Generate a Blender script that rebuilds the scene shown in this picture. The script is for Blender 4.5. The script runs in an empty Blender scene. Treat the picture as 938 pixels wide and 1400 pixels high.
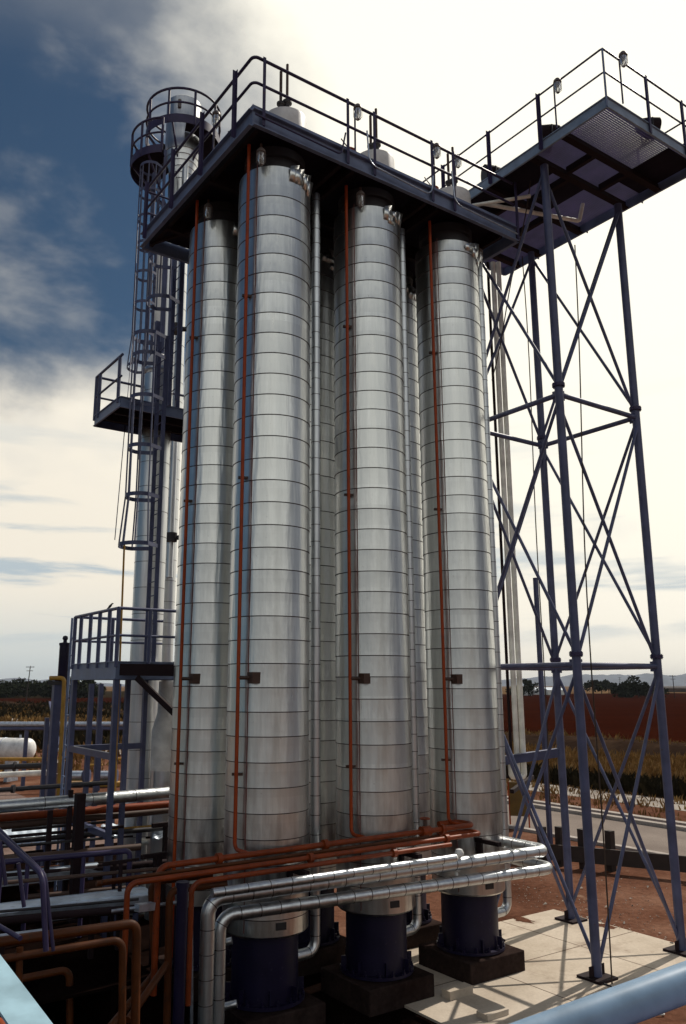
import bpy, math, random
from mathutils import Vector, Matrix, noise as mnoise
random.seed(7)
C = bpy.context.scene.collection
R = math.radians

# ------------------------------------------------------------------ camera model (used to survey real positions)
F, CX, CY, TH, CAMZ = 1108.0, 436.0, 700.0, R(12.1), 4.9
ct, st = math.cos(TH), math.sin(TH)
def _ray(px, py):
    X, Y = px - CX, CY - py
    y = F*ct - Y*st; z = F*st + Y*ct
    return X/y, z/y
def atD(px, py, D):
    a, b = _ray(px, py); return Vector((a*D, D, CAMZ + b*D))
def atz(px, py, z):
    a, b = _ray(px, py); D = (z - CAMZ)/b; return Vector((a*D, D, z))
UA = R(34.5)
U = Vector((math.cos(UA), math.sin(UA), 0)); V = Vector((-math.sin(UA), math.cos(UA), 0))
B0 = Vector((-.81, 13.3, 0))
def L(a, b, z=0.0):                      # plant grid: a along the front row of columns, b away from it
    p = B0 + U*a + V*b; return Vector((p.x, p.y, z))

# ------------------------------------------------------------------ mesh builder
class MB:
    def __init__(s): s.v=[]; s.f=[]; s.m=[]; s.sm=[]
    def face(s, idx, m=0, smooth=False): s.f.append(tuple(idx)); s.m.append(m); s.sm.append(smooth)
    def add(s, vs):
        n=len(s.v); s.v.extend([Vector(v) for v in vs]); return n
    def box(s, c, size, ex=None, ey=None, ez=None, m=0):
        c=Vector(c); ex=Vector(ex or (1,0,0)); ey=Vector(ey or (0,1,0)); ez=Vector(ez or (0,0,1))
        hx,hy,hz=[t/2 for t in size]
        n=s.add([c+ex*(i*hx)+ey*(j*hy)+ez*(k*hz) for k in(-1,1) for j in(-1,1) for i in(-1,1)])
        for q in((0,2,3,1),(4,5,7,6),(0,1,5,4),(2,6,7,3),(0,4,6,2),(1,3,7,5)): s.face([n+i for i in q],m)
        return s
    def lbox(s, a0,a1,b0,b1,z0,z1,m=0):      # box aligned with the plant grid
        return s.box(L((a0+a1)/2,(b0+b1)/2,(z0+z1)/2),(a1-a0,b1-b0,z1-z0),U,V,None,m)
    def bar(s,p,q,w,h,m=0,up=(0,0,1)):       # straight rectangular bar
        p=Vector(p);q=Vector(q);d=(q-p);ln=d.length;d.normalize();up=Vector(up)
        if abs(d.dot(up))>.98: up=U
        x=d.cross(up).normalized(); z=x.cross(d)
        return s.box((p+q)/2,(ln,w,h),d,x,z,m)
    def tube(s,pts,r,seg=10,m=0,caps=True,closed=False):
        pts=[Vector(p) for p in pts]; n=len(pts); rings=[]
        rr=r if isinstance(r,(list,tuple)) else [r]*n
        t0=(pts[1]-pts[0]).normalized()
        ref=Vector((0,0,1)) if abs(t0.z)<.9 else Vector((1,0,0))
        x=t0.cross(ref).normalized()
        for i in range(n):
            if closed: t=(pts[(i+1)%n]-pts[i-1]).normalized(); k=1
            elif i==0: t=t0;k=1
            elif i==n-1: t=(pts[-1]-pts[-2]).normalized();k=1
            else:
                d1=(pts[i]-pts[i-1]).normalized();d2=(pts[i+1]-pts[i]).normalized()
                t=(d1+d2).normalized(); k=1
            x=(x-t*x.dot(t)).normalized(); y=t.cross(x)
            rings.append(s.add([pts[i]+(x*math.cos(2*math.pi*j/seg)+y*math.sin(2*math.pi*j/seg))*rr[i]*k for j in range(seg)]))
        for i in range(n if closed else n-1):
            A,B=rings[i],rings[(i+1)%n]
            for j in range(seg):
                k=(j+1)%seg; s.face((A+j,A+k,B+k,B+j),m,True)
        if caps and not closed:
            s.face([rings[0]+j for j in range(seg)][::-1],m); s.face([rings[-1]+j for j in range(seg)],m)
        return s
    def banded(s,pts,r,step,seg=18):
        pts=[Vector(p) for p in pts]; q=[pts[0]]; rr=[r]; mm=[]; acc=step*.5; t=0
        for a,b in zip(pts,pts[1:]):
            l=(b-a).length; d=(b-a)/max(l,1e-9)
            while acc<=t+l-.008 and l>.02:
                u=max(acc-t,.007); c=a+d*u
                for off,rad,mk in((-.0056,r,0),(-.0055,r*1.022,1),(.0055,r*1.022,1),(.0056,r,1)): q.append(c+d*off); rr.append(rad); mm.append(mk)
                acc=t+u+step
            while acc<=t+l: acc+=.0101
            t+=l; q.append(b); rr.append(r); mm.append(0)
        n0=len(s.f); s.tube(q,rr,seg); k=n0
        for i in range(len(q)-1):
            for j in range(seg): s.m[k]=mm[i]; k+=1
        return s
    def lathe(s,c,prof,seg=48,m=0,smooth=True,a0=0,a1=2*math.pi):   # prof [(r,z[,mat of the segment above])]
        c=Vector(c); full=abs(a1-a0-2*math.pi)<1e-6; ns=seg if full else seg+1; rings=[]
        for p in prof:
            r,z=p[0],p[1]
            rings.append(s.add([c+Vector((r*math.cos(a0+(a1-a0)*j/seg),r*math.sin(a0+(a1-a0)*j/seg),z)) for j in range(ns)]))
        for i in range(len(prof)-1):
            mm=prof[i][2] if len(prof[i])>2 else m
            for j in range(seg):
                k=(j+1)%ns; s.face((rings[i]+j,rings[i]+k,rings[i+1]+k,rings[i+1]+j),mm,smooth)
        return s
    def build(s,name,mats,parent=None,flat=False):
        if not isinstance(mats,(list,tuple)): mats=[mats]
        org=Vector((0,0,0)) if parent is None else Vector(parent['_o'])
        me=bpy.data.meshes.new(name); me.from_pydata([tuple(v-org) for v in s.v],[],s.f)
        for mt in mats: me.materials.append(mt)
        me.polygons.foreach_set('material_index',s.m); me.polygons.foreach_set('use_smooth',[False]*len(s.f) if flat else s.sm)
        me.update()
        if not flat: me.set_sharp_from_angle(angle=R(38))
        o=bpy.data.objects.new(name,me); C.objects.link(o)
        if parent is not None: o.parent=parent
        o['_o']=tuple(org)
        return o

def tag(o,label,cat,group=None,kind=None):
    if label: o['label']=label
    if cat: o['category']=cat
    if group: o['group']=group
    if kind or cat: o['kind']=kind or 'thing'
    return o
def thing(name,label,cat,loc,group=None):
    o=bpy.data.objects.new(name,None); C.objects.link(o); o.location=loc; o['_o']=tuple(loc); o.empty_display_size=.1
    return tag(o,label,cat,group)
def copy_thing(o,loc,label,group=None):
    c=o.copy(); C.objects.link(c); c.location=loc; c['_o']=tuple(loc); c['label']=label
    if group: c['group']=group
    for ch in o.children:
        d=ch.copy(); C.objects.link(d); d.parent=c
        for g in ch.children:
            e=g.copy(); C.objects.link(e); e.parent=d
    return c
def fillet(pts,rad,n=6):
    pts=[Vector(p) for p in pts]; out=[pts[0]]
    for i in range(1,len(pts)-1):
        a,b,c=pts[i-1],pts[i],pts[i+1]; d1=(a-b).normalized(); d2=(c-b).normalized()
        ang=d1.angle(d2)
        if ang>3.1: out.append(b); continue
        t=min(rad/math.tan(ang/2),(a-b).length*.49,(c-b).length*.49); rr=t*math.tan(ang/2)
        bis=(d1+d2).normalized(); ctr=b+bis*(rr/math.sin(ang/2)); s0=b+d1*t-ctr; s1=b+d2*t-ctr
        tot=s0.angle(s1); ax=s0.cross(s1).normalized()
        for k in range(n+1): out.append(ctr+Matrix.Rotation(tot*k/n,3,ax)@s0)
    out.append(pts[-1]); return out
def tubepart(parent,name,mt,pts,r,seg=10): return MB().tube(pts,r,seg).build(name,mt,parent)

# ------------------------------------------------------------------ materials
def new_mat(name):
    m=bpy.data.materials.new(name); m.use_nodes=True; nt=m.node_tree; return m,nt,nt.nodes['Principled BSDF']
def N(nt,t,**kw):
    n=nt.nodes.new(t)
    for k,v in kw.items(): setattr(n,k,v)
    return n
def ramp(nt,fac,stops):
    r=N(nt,'ShaderNodeValToRGB'); e=r.color_ramp.elements
    while len(e)<len(stops): e.new(.5)
    for i,(p,c) in enumerate(stops): e[i].position=p; e[i].color=(*c,1) if len(c)==3 else c
    nt.links.new(fac,r.inputs[0]); return r.outputs[0]
def noise_node(nt,scale,detail=4,stretch=None,coord='Object',rough=.55):
    tc=N(nt,'ShaderNodeTexCoord'); mp=N(nt,'ShaderNodeMapping')
    if stretch: mp.inputs['Scale'].default_value=stretch
    nt.links.new(tc.outputs[coord],mp.inputs[0])
    n=N(nt,'ShaderNodeTexNoise'); n.inputs['Scale'].default_value=scale; n.inputs['Detail'].default_value=detail; n.inputs['Roughness'].default_value=rough
    nt.links.new(mp.outputs[0],n.inputs['Vector']); return n.outputs['Fac']
def mixc(nt,fac,a,b,mode='MIX'):
    m=N(nt,'ShaderNodeMix',data_type='RGBA',blend_type=mode)
    for sock,val in((0,fac),(6,a),(7,b)):
        if isinstance(val,(int,float)): m.inputs[sock].default_value=val
        elif isinstance(val,tuple): m.inputs[sock].default_value=(*val,1)
        else: nt.links.new(val,m.inputs[sock])
    return m.outputs[2]
def bump(nt,bs,h,strength,dist):
    b=N(nt,'ShaderNodeBump'); b.inputs['Strength'].default_value=strength; b.inputs['Distance'].default_value=dist
    nt.links.new(h,b.inputs['Height']); nt.links.new(b.outputs[0],bs.inputs['Normal'])
def paint(name,col,rough=.4,metal=0,wear=None,wear_amt=.62,scale=3,var=.25,spec=.5,stretch=None):
    m,nt,bs=new_mat(name)
    f=noise_node(nt,scale,5,stretch); lo=tuple(c*(1-var) for c in col); hi=tuple(min(1,c*(1+var)) for c in col)
    c=ramp(nt,f,[(.3,lo),(.7,hi)])
    if wear:
        f2=noise_node(nt,scale*4.3,6,stretch,rough=.7); k=ramp(nt,f2,[(wear_amt,(0,0,0)),(min(1,wear_amt+.08),(1,1,1))]); c=mixc(nt,k,c,wear)
    nt.links.new(c,bs.inputs['Base Color'])
    rr=N(nt,'ShaderNodeMapRange'); rr.inputs[3].default_value=max(.05,rough-.1); rr.inputs[4].default_value=min(1,rough+.14)
    nt.links.new(f,rr.inputs[0]); nt.links.new(rr.outputs[0],bs.inputs['Roughness'])
    bs.inputs['Metallic'].default_value=metal; bs.inputs['Specular IOR Level'].default_value=spec
    return m
def clad_mat(name,base,rough,pitch,grime):
    m,nt,bs=new_mat(name)
    tc=N(nt,'ShaderNodeTexCoord'); sp=N(nt,'ShaderNodeSeparateXYZ'); nt.links.new(tc.outputs['Object'],sp.inputs[0])
    dv=N(nt,'ShaderNodeMath',operation='DIVIDE'); dv.inputs[1].default_value=pitch; nt.links.new(sp.outputs[2],dv.inputs[0])
    fl=N(nt,'ShaderNodeMath',operation='FLOOR'); nt.links.new(dv.outputs[0],fl.inputs[0])
    oi=N(nt,'ShaderNodeObjectInfo'); ad=N(nt,'ShaderNodeMath',operation='MULTIPLY_ADD'); ad.inputs[1].default_value=57.3
    nt.links.new(oi.outputs['Random'],ad.inputs[0]); nt.links.new(fl.outputs[0],ad.inputs[2])
    wn=N(nt,'ShaderNodeTexWhiteNoise',noise_dimensions='1D'); nt.links.new(ad.outputs[0],wn.inputs['W'])
    c0=ramp(nt,wn.outputs['Value'],[(0,tuple(b*.84 for b in base)),(1,base)])
    streak=noise_node(nt,5,6,(2.2,2.2,.16),rough=.65); c1=mixc(nt,ramp(nt,streak,[(.38,(.9,.9,.9)),(.72,(0,0,0))]),c0,tuple(b*.74 for b in base))
    spots=noise_node(nt,14,5,rough=.7); c2=mixc(nt,ramp(nt,spots,[(.66,(0,0,0)),(.74,(.6,.6,.6))]),c1,(.20,.16,.13))
    if grime:
        gz=N(nt,'ShaderNodeMapRange'); gz.inputs[1].default_value=3.6; gz.inputs[2].default_value=2.2; nt.links.new(sp.outputs[2],gz.inputs[0]); g2=N(nt,'ShaderNodeMapRange'); g2.inputs[1].default_value=1.75; g2.inputs[2].default_value=2.1; nt.links.new(sp.outputs[2],g2.inputs[0]); g3=N(nt,'ShaderNodeMath',operation='MULTIPLY'); nt.links.new(gz.outputs[0],g3.inputs[0]); nt.links.new(g2.outputs[0],g3.inputs[1]); gz=g3
        gn=noise_node(nt,3.2,5,(2.5,2.5,.6)); ml=N(nt,'ShaderNodeMath',operation='MULTIPLY'); nt.links.new(gz.outputs[0],ml.inputs[0]); nt.links.new(gn,ml.inputs[1])
        c2=mixc(nt,ramp(nt,ml.outputs[0],[(.2,(0,0,0)),(.62,(.8,.8,.8))]),c2,(.10,.07,.07))
    nt.links.new(c2,bs.inputs['Base Color']); bs.inputs['Metallic'].default_value=1
    r1=N(nt,'ShaderNodeMapRange'); r1.inputs[3].default_value=rough-.07; r1.inputs[4].default_value=rough+.1; nt.links.new(streak,r1.inputs[0])
    nt.links.new(r1.outputs[0],bs.inputs['Roughness'])
    w=noise_node(nt,3.4,2,(2.0,2.0,.22)); w2=noise_node(nt,9,3,(1.2,1.2,.5)); wm=N(nt,'ShaderNodeMath',operation='MULTIPLY_ADD'); nt.links.new(w2,wm.inputs[0]); wm.inputs[1].default_value=.22; nt.links.new(w,wm.inputs[2]); bump(nt,bs,wm.outputs[0],.55,.022)
    return m
def ground_mat(name,stops,scale,rough=.95,fine=40,bumpd=.02,coord='Object',stretch=None,spots=None,fc=(.55,1.25)):
    m,nt,bs=new_mat(name)
    f=noise_node(nt,scale,8,stretch,coord,.6); c=ramp(nt,f,stops)
    f2=noise_node(nt,fine,6,stretch,coord,.7); c=mixc(nt,1.0,c,ramp(nt,f2,[(.25,(fc[0],)*3),(.75,(fc[1],)*3)]),'MULTIPLY')
    if spots:
        f3=noise_node(nt,spots[0],5,None,coord,.65); c=mixc(nt,ramp(nt,f3,[(spots[1],(0,0,0)),(spots[1]+.1,(1,1,1))]),c,spots[2])
    nt.links.new(c,bs.inputs['Base Color']); bs.inputs['Roughness'].default_value=rough; bs.inputs['Specular IOR Level'].default_value=.0
    bump(nt,bs,f2,.6,bumpd); return m

PITCH=.364
M={}
M['clad']=clad_mat('aluminium_cladding',(.78,.79,.77),.29,PITCH,True)
M['clad_far']=clad_mat('aluminium_cladding_far',(.74,.75,.76),.34,.6,False)
M['ins']=clad_mat('pipe_jacket',(.76,.79,.81),.36,.3,False)
M['seam']=paint('sheet_lap',(.045,.035,.035),.6)
M['red_strip']=paint('red_brown_strip',(.14,.05,.045),.6)
M['white']=paint('white_cap_paint',(.72,.72,.70),.35,wear=(.35,.25,.18),wear_amt=.68)
M['blue']=paint('steel_blue_paint',(.072,.083,.160),.42,spec=.35,wear=(.07,.035,.03),wear_amt=.63)
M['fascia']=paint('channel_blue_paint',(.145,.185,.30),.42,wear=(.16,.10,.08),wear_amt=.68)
M['rail']=paint('handrail_paint',(.036,.028,.080),.42,spec=.35,wear=(.07,.03,.025),wear_amt=.62)
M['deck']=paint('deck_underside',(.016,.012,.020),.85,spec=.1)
M['rust']=paint('primer_beam',(.018,.009,.011),.8,spec=.2)
M['grate']=paint('grating_steel',(.15,.12,.26),.5)
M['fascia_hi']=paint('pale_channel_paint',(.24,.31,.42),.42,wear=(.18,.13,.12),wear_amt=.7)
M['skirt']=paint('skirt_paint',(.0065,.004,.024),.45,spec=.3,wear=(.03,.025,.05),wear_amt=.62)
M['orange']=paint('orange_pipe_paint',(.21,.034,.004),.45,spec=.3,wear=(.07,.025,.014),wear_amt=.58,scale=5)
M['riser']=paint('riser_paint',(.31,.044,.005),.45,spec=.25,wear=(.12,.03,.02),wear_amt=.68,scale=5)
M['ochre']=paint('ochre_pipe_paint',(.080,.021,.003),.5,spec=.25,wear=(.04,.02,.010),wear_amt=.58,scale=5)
M['yellow']=paint('yellow_pipe_paint',(.36,.19,.02),.45,wear=(.2,.1,.03),wear_amt=.66,scale=5)
M['galv']=paint('galvanised',(.42,.47,.55),.38,.75,scale=8)
M['tray']=paint('cable_tray_cover',(.60,.68,.78),.42,.55,scale=2.5,var=.3,wear=(.28,.28,.3),wear_amt=.62)
M['black']=paint('black_iron',(.02,.017,.02),.55)
M['brown']=paint('brown_box',(.06,.03,.02),.6)
M['lamp']=paint('cast_lamp',(.16,.13,.12),.5,.3)
M['white_pipe']=paint('white_pipe_paint',(.82,.80,.73),.4)
M['hand']=paint('near_handrail_paint',(.22,.33,.46),.33,wear=(.30,.38,.44),wear_amt=.66,scale=9)
M['hand_l']=paint('near_toprail_paint',(.27,.42,.50),.45,wear=(.14,.17,.22),wear_amt=.72,scale=9)
M['olive']=paint('olive_panel',(.13,.075,.012),.6)
M['wood']=paint('weathered_post',(.035,.024,.02),.8,scale=6)
M['rope']=paint('hanging_cable',(.045,.028,.018),.8)
g,nt,bs=new_mat('lamp_glass'); bs.inputs['Base Color'].default_value=(.9,.92,.9,1); bs.inputs['Roughness'].default_value=.12; bs.inputs['Transmission Weight'].default_value=.75; M['glass']=g

# ground sheets
M['dirt']=ground_mat('red_dirt',[(.3,(.075,.032,.020)),(.5,(.14,.065,.042)),(.72,(.23,.125,.085))],.35,fine=7,bumpd=.05,spots=(.9,.64,(.26,.17,.12)))
M['sand']=ground_mat('yard_sand',[(.3,(.13,.085,.07)),(.5,(.20,.14,.12)),(.72,(.27,.20,.17))],.35,fine=7,bumpd=.05)
M['plain']=ground_mat('far_plain',[(.3,(.05,.026,.015)),(.5,(.13,.075,.04)),(.7,(.24,.16,.08))],.045,fine=.6,bumpd=.1)
M['pad']=ground_mat('pad_concrete',[(.3,(.43,.36,.285)),(.7,(.59,.51,.42))],.9,fine=22,bumpd=.004,fc=(.84,1.1),spots=(1.3,.63,(.33,.26,.20)))
nt=M['pad'].node_tree; bs=nt.nodes['Principled BSDF']; lk=bs.inputs['Base Color'].links[0].from_socket
tcp_=N(nt,'ShaderNodeTexCoord'); mp_=N(nt,'ShaderNodeMapping'); mp_.inputs['Rotation'].default_value=(0,0,-UA); mp_.inputs['Location'].default_value=(.7,.4,0); nt.links.new(tcp_.outputs['Object'],mp_.inputs[0])
br=N(nt,'ShaderNodeTexBrick'); br.offset=0; br.inputs['Scale'].default_value=1; br.inputs['Mortar Size'].default_value=.012; br.inputs['Brick Width'].default_value=2.4; br.inputs['Row Height'].default_value=2.3; nt.links.new(mp_.outputs[0],br.inputs['Vector'])
c_=mixc(nt,br.outputs['Fac'],lk,(.10,.07,.055)); f_=noise_node(nt,.55,6,rough=.68); c_=mixc(nt,ramp(nt,f_,[(.54,(0,0,0)),(.68,(.55,.55,.55))]),c_,(.17,.115,.085)); nt.links.new(c_,bs.inputs['Base Color'])
M['ped']=ground_mat('shade_dark_concrete',[(.3,(.018,.011,.010)),(.7,(.05,.034,.030))],1.6,fine=14,bumpd=.006)  # shade around the column feet put into this near-black concrete
M['shade_dark']=ground_mat('painted_shade_dark',[(.3,(.0035,.002,.0017)),(.7,(.010,.0055,.0045))],1.2,fine=9,bumpd=.03)  # near-black ground; shade below the columns put into its colour
M['asphalt']=ground_mat('road_surface',[(.3,(.20,.165,.145)),(.7,(.28,.235,.205))],.5,fine=30,bumpd=.006)
M['kerb']=ground_mat('kerb_concrete',[(.3,(.34,.30,.27)),(.7,(.48,.43,.39))],1.2,fine=20,bumpd=.005)
M['gravel']=ground_mat('pale_gravel',[(.3,(.26,.22,.19)),(.7,(.46,.42,.37))],.5,fine=6,bumpd=.03)
M['field']=ground_mat('ploughed_field',[(.3,(.017,.0034,.0018)),(.7,(.032,.007,.003))],.08,fine=1.3,bumpd=.08,stretch=(1,1,1))
M['crop']=ground_mat('dark_crop',[(.3,(.012,.011,.008)),(.7,(.035,.025,.014))],.03,fine=.5,bumpd=.1)
M['berm']=ground_mat('bank_soil',[(.3,(.022,.013,.010)),(.7,(.055,.034,.022))],.4,fine=3,bumpd=.05)
M['drygrass']=ground_mat('dry_grass',[(.3,(.10,.052,.018)),(.5,(.26,.15,.055)),(.7,(.44,.29,.12))],.8,fine=6,bumpd=.02)
M['scrub']=ground_mat('scrub_leaf',[(.3,(.018,.016,.010)),(.7,(.05,.038,.02))],1.2,fine=8,bumpd=.02)
M['leaf']=ground_mat('tree_leaf',[(.3,(.012,.016,.010)),(.7,(.035,.040,.022))],.5,fine=4,bumpd=.02)
M['hill']=ground_mat('far_hill',[(.3,(.10,.12,.17)),(.7,(.16,.18,.22))],.0012,fine=.01,bumpd=2)

def sheet(name,pts,z,mt,label=None):
    mb=MB(); n=mb.add([(p[0],p[1],z) for p in pts]); mb.face(range(n,n+len(pts)))
    return tag(mb.build(name,mt),label,None,None,'structure')
def lsheet(name,a0,a1,b0,b1,z,mt): return sheet(name,[L(a0,b0),L(a1,b0),L(a1,b1),L(a0,b1)],z,mt)

G=14000
sheet('ground',[(-G,-G),(G,-G),(G,G),(-G,G)],-.02,M['plain'])
sheet('dirt_yard',[L(-3.2,-40),L(34,-40),L(34,60),L(-3.2,60)],-.012,M['dirt'])
sheet('yard_ground',[L(-60,-40),L(-3.2,-40),L(-3.2,60),L(-60,60)],-.012,M['sand'])
sheet('shade_dark_ground',[L(-30,-12),L(2.3,-12),L(2.3,6),L(6,15),L(-30,15)],-.006,M['shade_dark'])  # dark sheet laid where the columns' shade falls
lsheet('sand_ground',-60,4,15,62,-.009,M['sand'])
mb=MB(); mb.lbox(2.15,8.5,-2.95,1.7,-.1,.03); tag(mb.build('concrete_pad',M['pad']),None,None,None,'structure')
lsheet('road',16,20.3,-90,160,-.004,M['asphalt'])
for nm,a0,a1,h in(('kerb',20.3,20.62,.14),('kerb',21.15,21.5,.13),('kerb',15.75,16.0,.10)):
    mb=MB(); mb.lbox(a0,a1,-90,160,-.05,h-.02); tag(mb.build(nm,M['kerb']),None,None,None,'structure')
lsheet('gravel_strip',24.6,27.2,-90,160,-.002,M['gravel'])
lsheet('dark_verge',27.2,32,-90,200,-.004,M['berm'])
# two low earth banks beyond the road
def bank(a0,a1,h,b0=-120,b1=260,mt='berm'):
    mb=MB(); nb=90; na=7; idx=[]
    for i in range(nb+1):
        b=b0+(b1-b0)*i/nb
        for j in range(na+1):
            t=j/na; p=L(a0+(a1-a0)*t,b); zz=h*math.sin(math.pi*t)*(1+.35*mnoise.noise(Vector((b*.12,t*3,a0))))-.03
            idx.append(mb.add([(p.x,p.y,zz)]))
    for i in range(nb):
        for j in range(na):
            k=i*(na+1)+j; mb.face((idx[k],idx[k+1],idx[k+na+2],idx[k+na+1]),0,True)
    return tag(mb.build('earth_bank',M[mt]),None,None,None,'structure')
bank(44,49,.85); bank(50.5,57,.55)
sheet('red_field',[L(57,-170),L(430,-170),L(520,330),L(57,330)],-.006,M['field'])
sheet('dark_crop_field',[(-700,215),(-40,215),(-40,760),(-900,760)],-.010,M['crop'])

# hills, far away
def hills(x0,x1,y0,peaks,dep=900):
    mb=MB(); nx=120; ny=6; ids=[]
    for i in range(nx+1):
        x=x0+(x1-x0)*i/nx
        h=sum(ph*math.exp(-((x-px)/pw)**2) for px,ph,pw in peaks)*(1+.25*mnoise.noise(Vector((x*.004,y0,0)))+.12*mnoise.noise(Vector((x*.017,y0,3))))
        for j in range(ny+1):
            t=j/ny; ids.append(mb.add([(x,y0+dep*(t-.5),h*math.sin(math.pi*t)**.8-1)]))
    for i in range(nx):
        for j in range(ny):
            k=i*(ny+1)+j; mb.face((ids[k],ids[k+1],ids[k+ny+2],ids[k+ny+1]),0,True)
    return tag(mb.build('hills',M['hill']),None,None,None,'structure')
hills(-5200,-1200,7200,[(-2650,68,260),(-2250,55,180),(-3200,40,300),(-1900,30,260),(-4200,45,420)])
hills(900,6500,9000,[(2100,70,420),(2700,95,380),(3400,125,520),(4200,130,420),(5200,110,500)])

# ------------------------------------------------------------------ silver columns
SP,RB=2.13,2.05; RC=.65
def column(a,b,label,seed,group='silver insulated columns in two rows',lampside=True):
    rnd=random.Random(seed); c=L(a,b,0); root=thing('insulated_column',label,'column',c,group)
    prof=[(.62,1.33),(RC,1.36)]; z=1.36; off=rnd.uniform(0,.2); first=True
    zs=[]; zz=1.36+PITCH*.55+off
    while zz<13.62: zs.append(zz); zz+=PITCH*rnd.choice((1,1,1,1,.97,1.03))
    for zr in zs: prof+= [(RC-.002,zr-.011),(RC-.001,zr-.0108,1),(RC+.0065,zr+.0012,1),(RC+.0062,zr+.004)]
    prof+=[(RC-.002,13.84),(.50,13.86)]
    cld=MB().lathe(c,prof,72).build('cladding',[M['clad'],M['seam']],root)
    MB().lathe(c,[(.50,13.70),(.50,14.12),(.56,14.13),(.56,14.30)],40).build('neck',M['black'],root)  # added black neck; shade below the deck put into its colour
    # thin red-brown vertical strip on the camera side
    an=math.atan2(-V.y*.51-U.y*.86,-V.x*.51-U.x*.86)
    d=Vector((math.cos(an),math.sin(an),0)); tt=Vector((-d.y,d.x,0))
    MB().box(c+d*(RC+.003)+Vector((0,0,7.65)),(.010,.015,12.5),d,tt).build('vertical_strip',M['red_strip'],cld)
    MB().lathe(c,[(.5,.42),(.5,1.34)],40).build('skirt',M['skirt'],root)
    bm=MB(); bm.lathe(c,[(.0,.38),(.60,.38),(.60,.425),(.5,.425)],40,smooth=False)
    for k in range(8):
        q=Vector((math.cos(k*math.pi/4+.2),math.sin(k*math.pi/4+.2),0)); bm.box(c+q*.55+Vector((0,0,.52)),(.09,.014,.19),q,Vector((-q.y,q.x,0)))
    for k in range(16):
        q=Vector((math.cos(k*math.pi/8+.4),math.sin(k*math.pi/8+.4),0)); bm.tube([c+q*.57+Vector((0,0,.42)),c+q*.57+Vector((0,0,.50))],.018,6); bm.tube([c+q*.57+Vector((0,0,.425)),c+q*.57+Vector((0,0,.455))],.032,6)
    bm.build('base_ring',M['skirt'],root)
    ang=R(-66); q=Vector((math.cos(ang),math.sin(ang),0))
    MB().box(c+q*(RC-.005)+Vector((0,0,1.5)),(.03,.16,.10),q,Vector((-q.y,q.x,0))).build('inspection_slot',M['black'],cld)
    cc=c+U*.17-V*.06
    tcp=MB().lathe(cc,[(.41,14.53),(.41,15.22),(.40,15.27),(.25,15.30),(0,15.31)],40).build('top_cap',M['white'],root)
    n1=cc-U*.16-V*.1; n2=cc-U*.03-V*.12
    for q2,h in((n1,.92),(n2,1.12)):
        MB().tube([q2+Vector((0,0,15.27)),q2+Vector((0,0,15.28+h))],.028,8).build('vent_rod',M['brown'],tcp)
    vb=MB(); vb.lathe(n1,[(0,15.30),(.10,15.30),(.10,15.34),(.045,15.36),(.045,15.46),(.075,15.48),(.075,15.52),(0,15.52)],16)
    vb.lathe(n2,[(0,15.30),(.085,15.30),(.085,15.34),(.055,15.36),(.055,15.52),(.09,15.55),(.09,15.60),(.02,15.64),(0,15.64)],16)
    vb.build('vent_flange',M['black'],tcp)
    # torn flashing under the platform
    fm=MB()
    for k in range(5):
        t=R(-56)+R(36)*k/4; q=Vector((math.cos(t),math.sin(t),0)); w=Vector((-q.y,q.x,0))
        h=rnd.uniform(.14,.34); o=rnd.uniform(.01,.07); i0=c+q*(RC+.012)+Vector((0,0,13.60+rnd.uniform(-.12,.08)))
        n=fm.add([i0-w*.09,i0+w*.09,i0+w*.08+q*o+Vector((0,0,h)),i0-w*.085+q*(o*.6)+Vector((0,0,h*.8))]); fm.face((n,n+1,n+2,n+3))
    fo=fm.build('flashing',M['clad'],cld); sm=fo.modifiers.new('thick','SOLIDIFY'); sm.thickness=.004
    return root
column(0,0,'leftmost front column of silver cladding, under the near corner of the high platform',1)
column(SP,0,'silver clad column standing in the middle of the front row',2)
column(2*SP,0,'silver clad column at the right end of the front row, nearest the lattice tower',3)
column(0,RB,'silver clad column behind the left end of the front row, left of all the others',4)
column(SP,RB,'back-row silver column seen dimly between the left and middle front columns',5)
column(2*SP+.13,RB,'back-row silver column showing as a thin strip right of the middle front column',6)
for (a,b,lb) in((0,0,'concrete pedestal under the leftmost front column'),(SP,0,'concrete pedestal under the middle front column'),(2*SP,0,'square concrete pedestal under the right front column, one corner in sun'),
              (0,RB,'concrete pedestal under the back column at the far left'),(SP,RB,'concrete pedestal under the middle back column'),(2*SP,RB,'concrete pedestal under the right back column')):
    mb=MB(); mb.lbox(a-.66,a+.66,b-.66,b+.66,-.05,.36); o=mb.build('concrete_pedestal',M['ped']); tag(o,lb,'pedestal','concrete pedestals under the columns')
    bv=o.modifiers.new('b','BEVEL'); bv.width=.02; bv.segments=2

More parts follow.
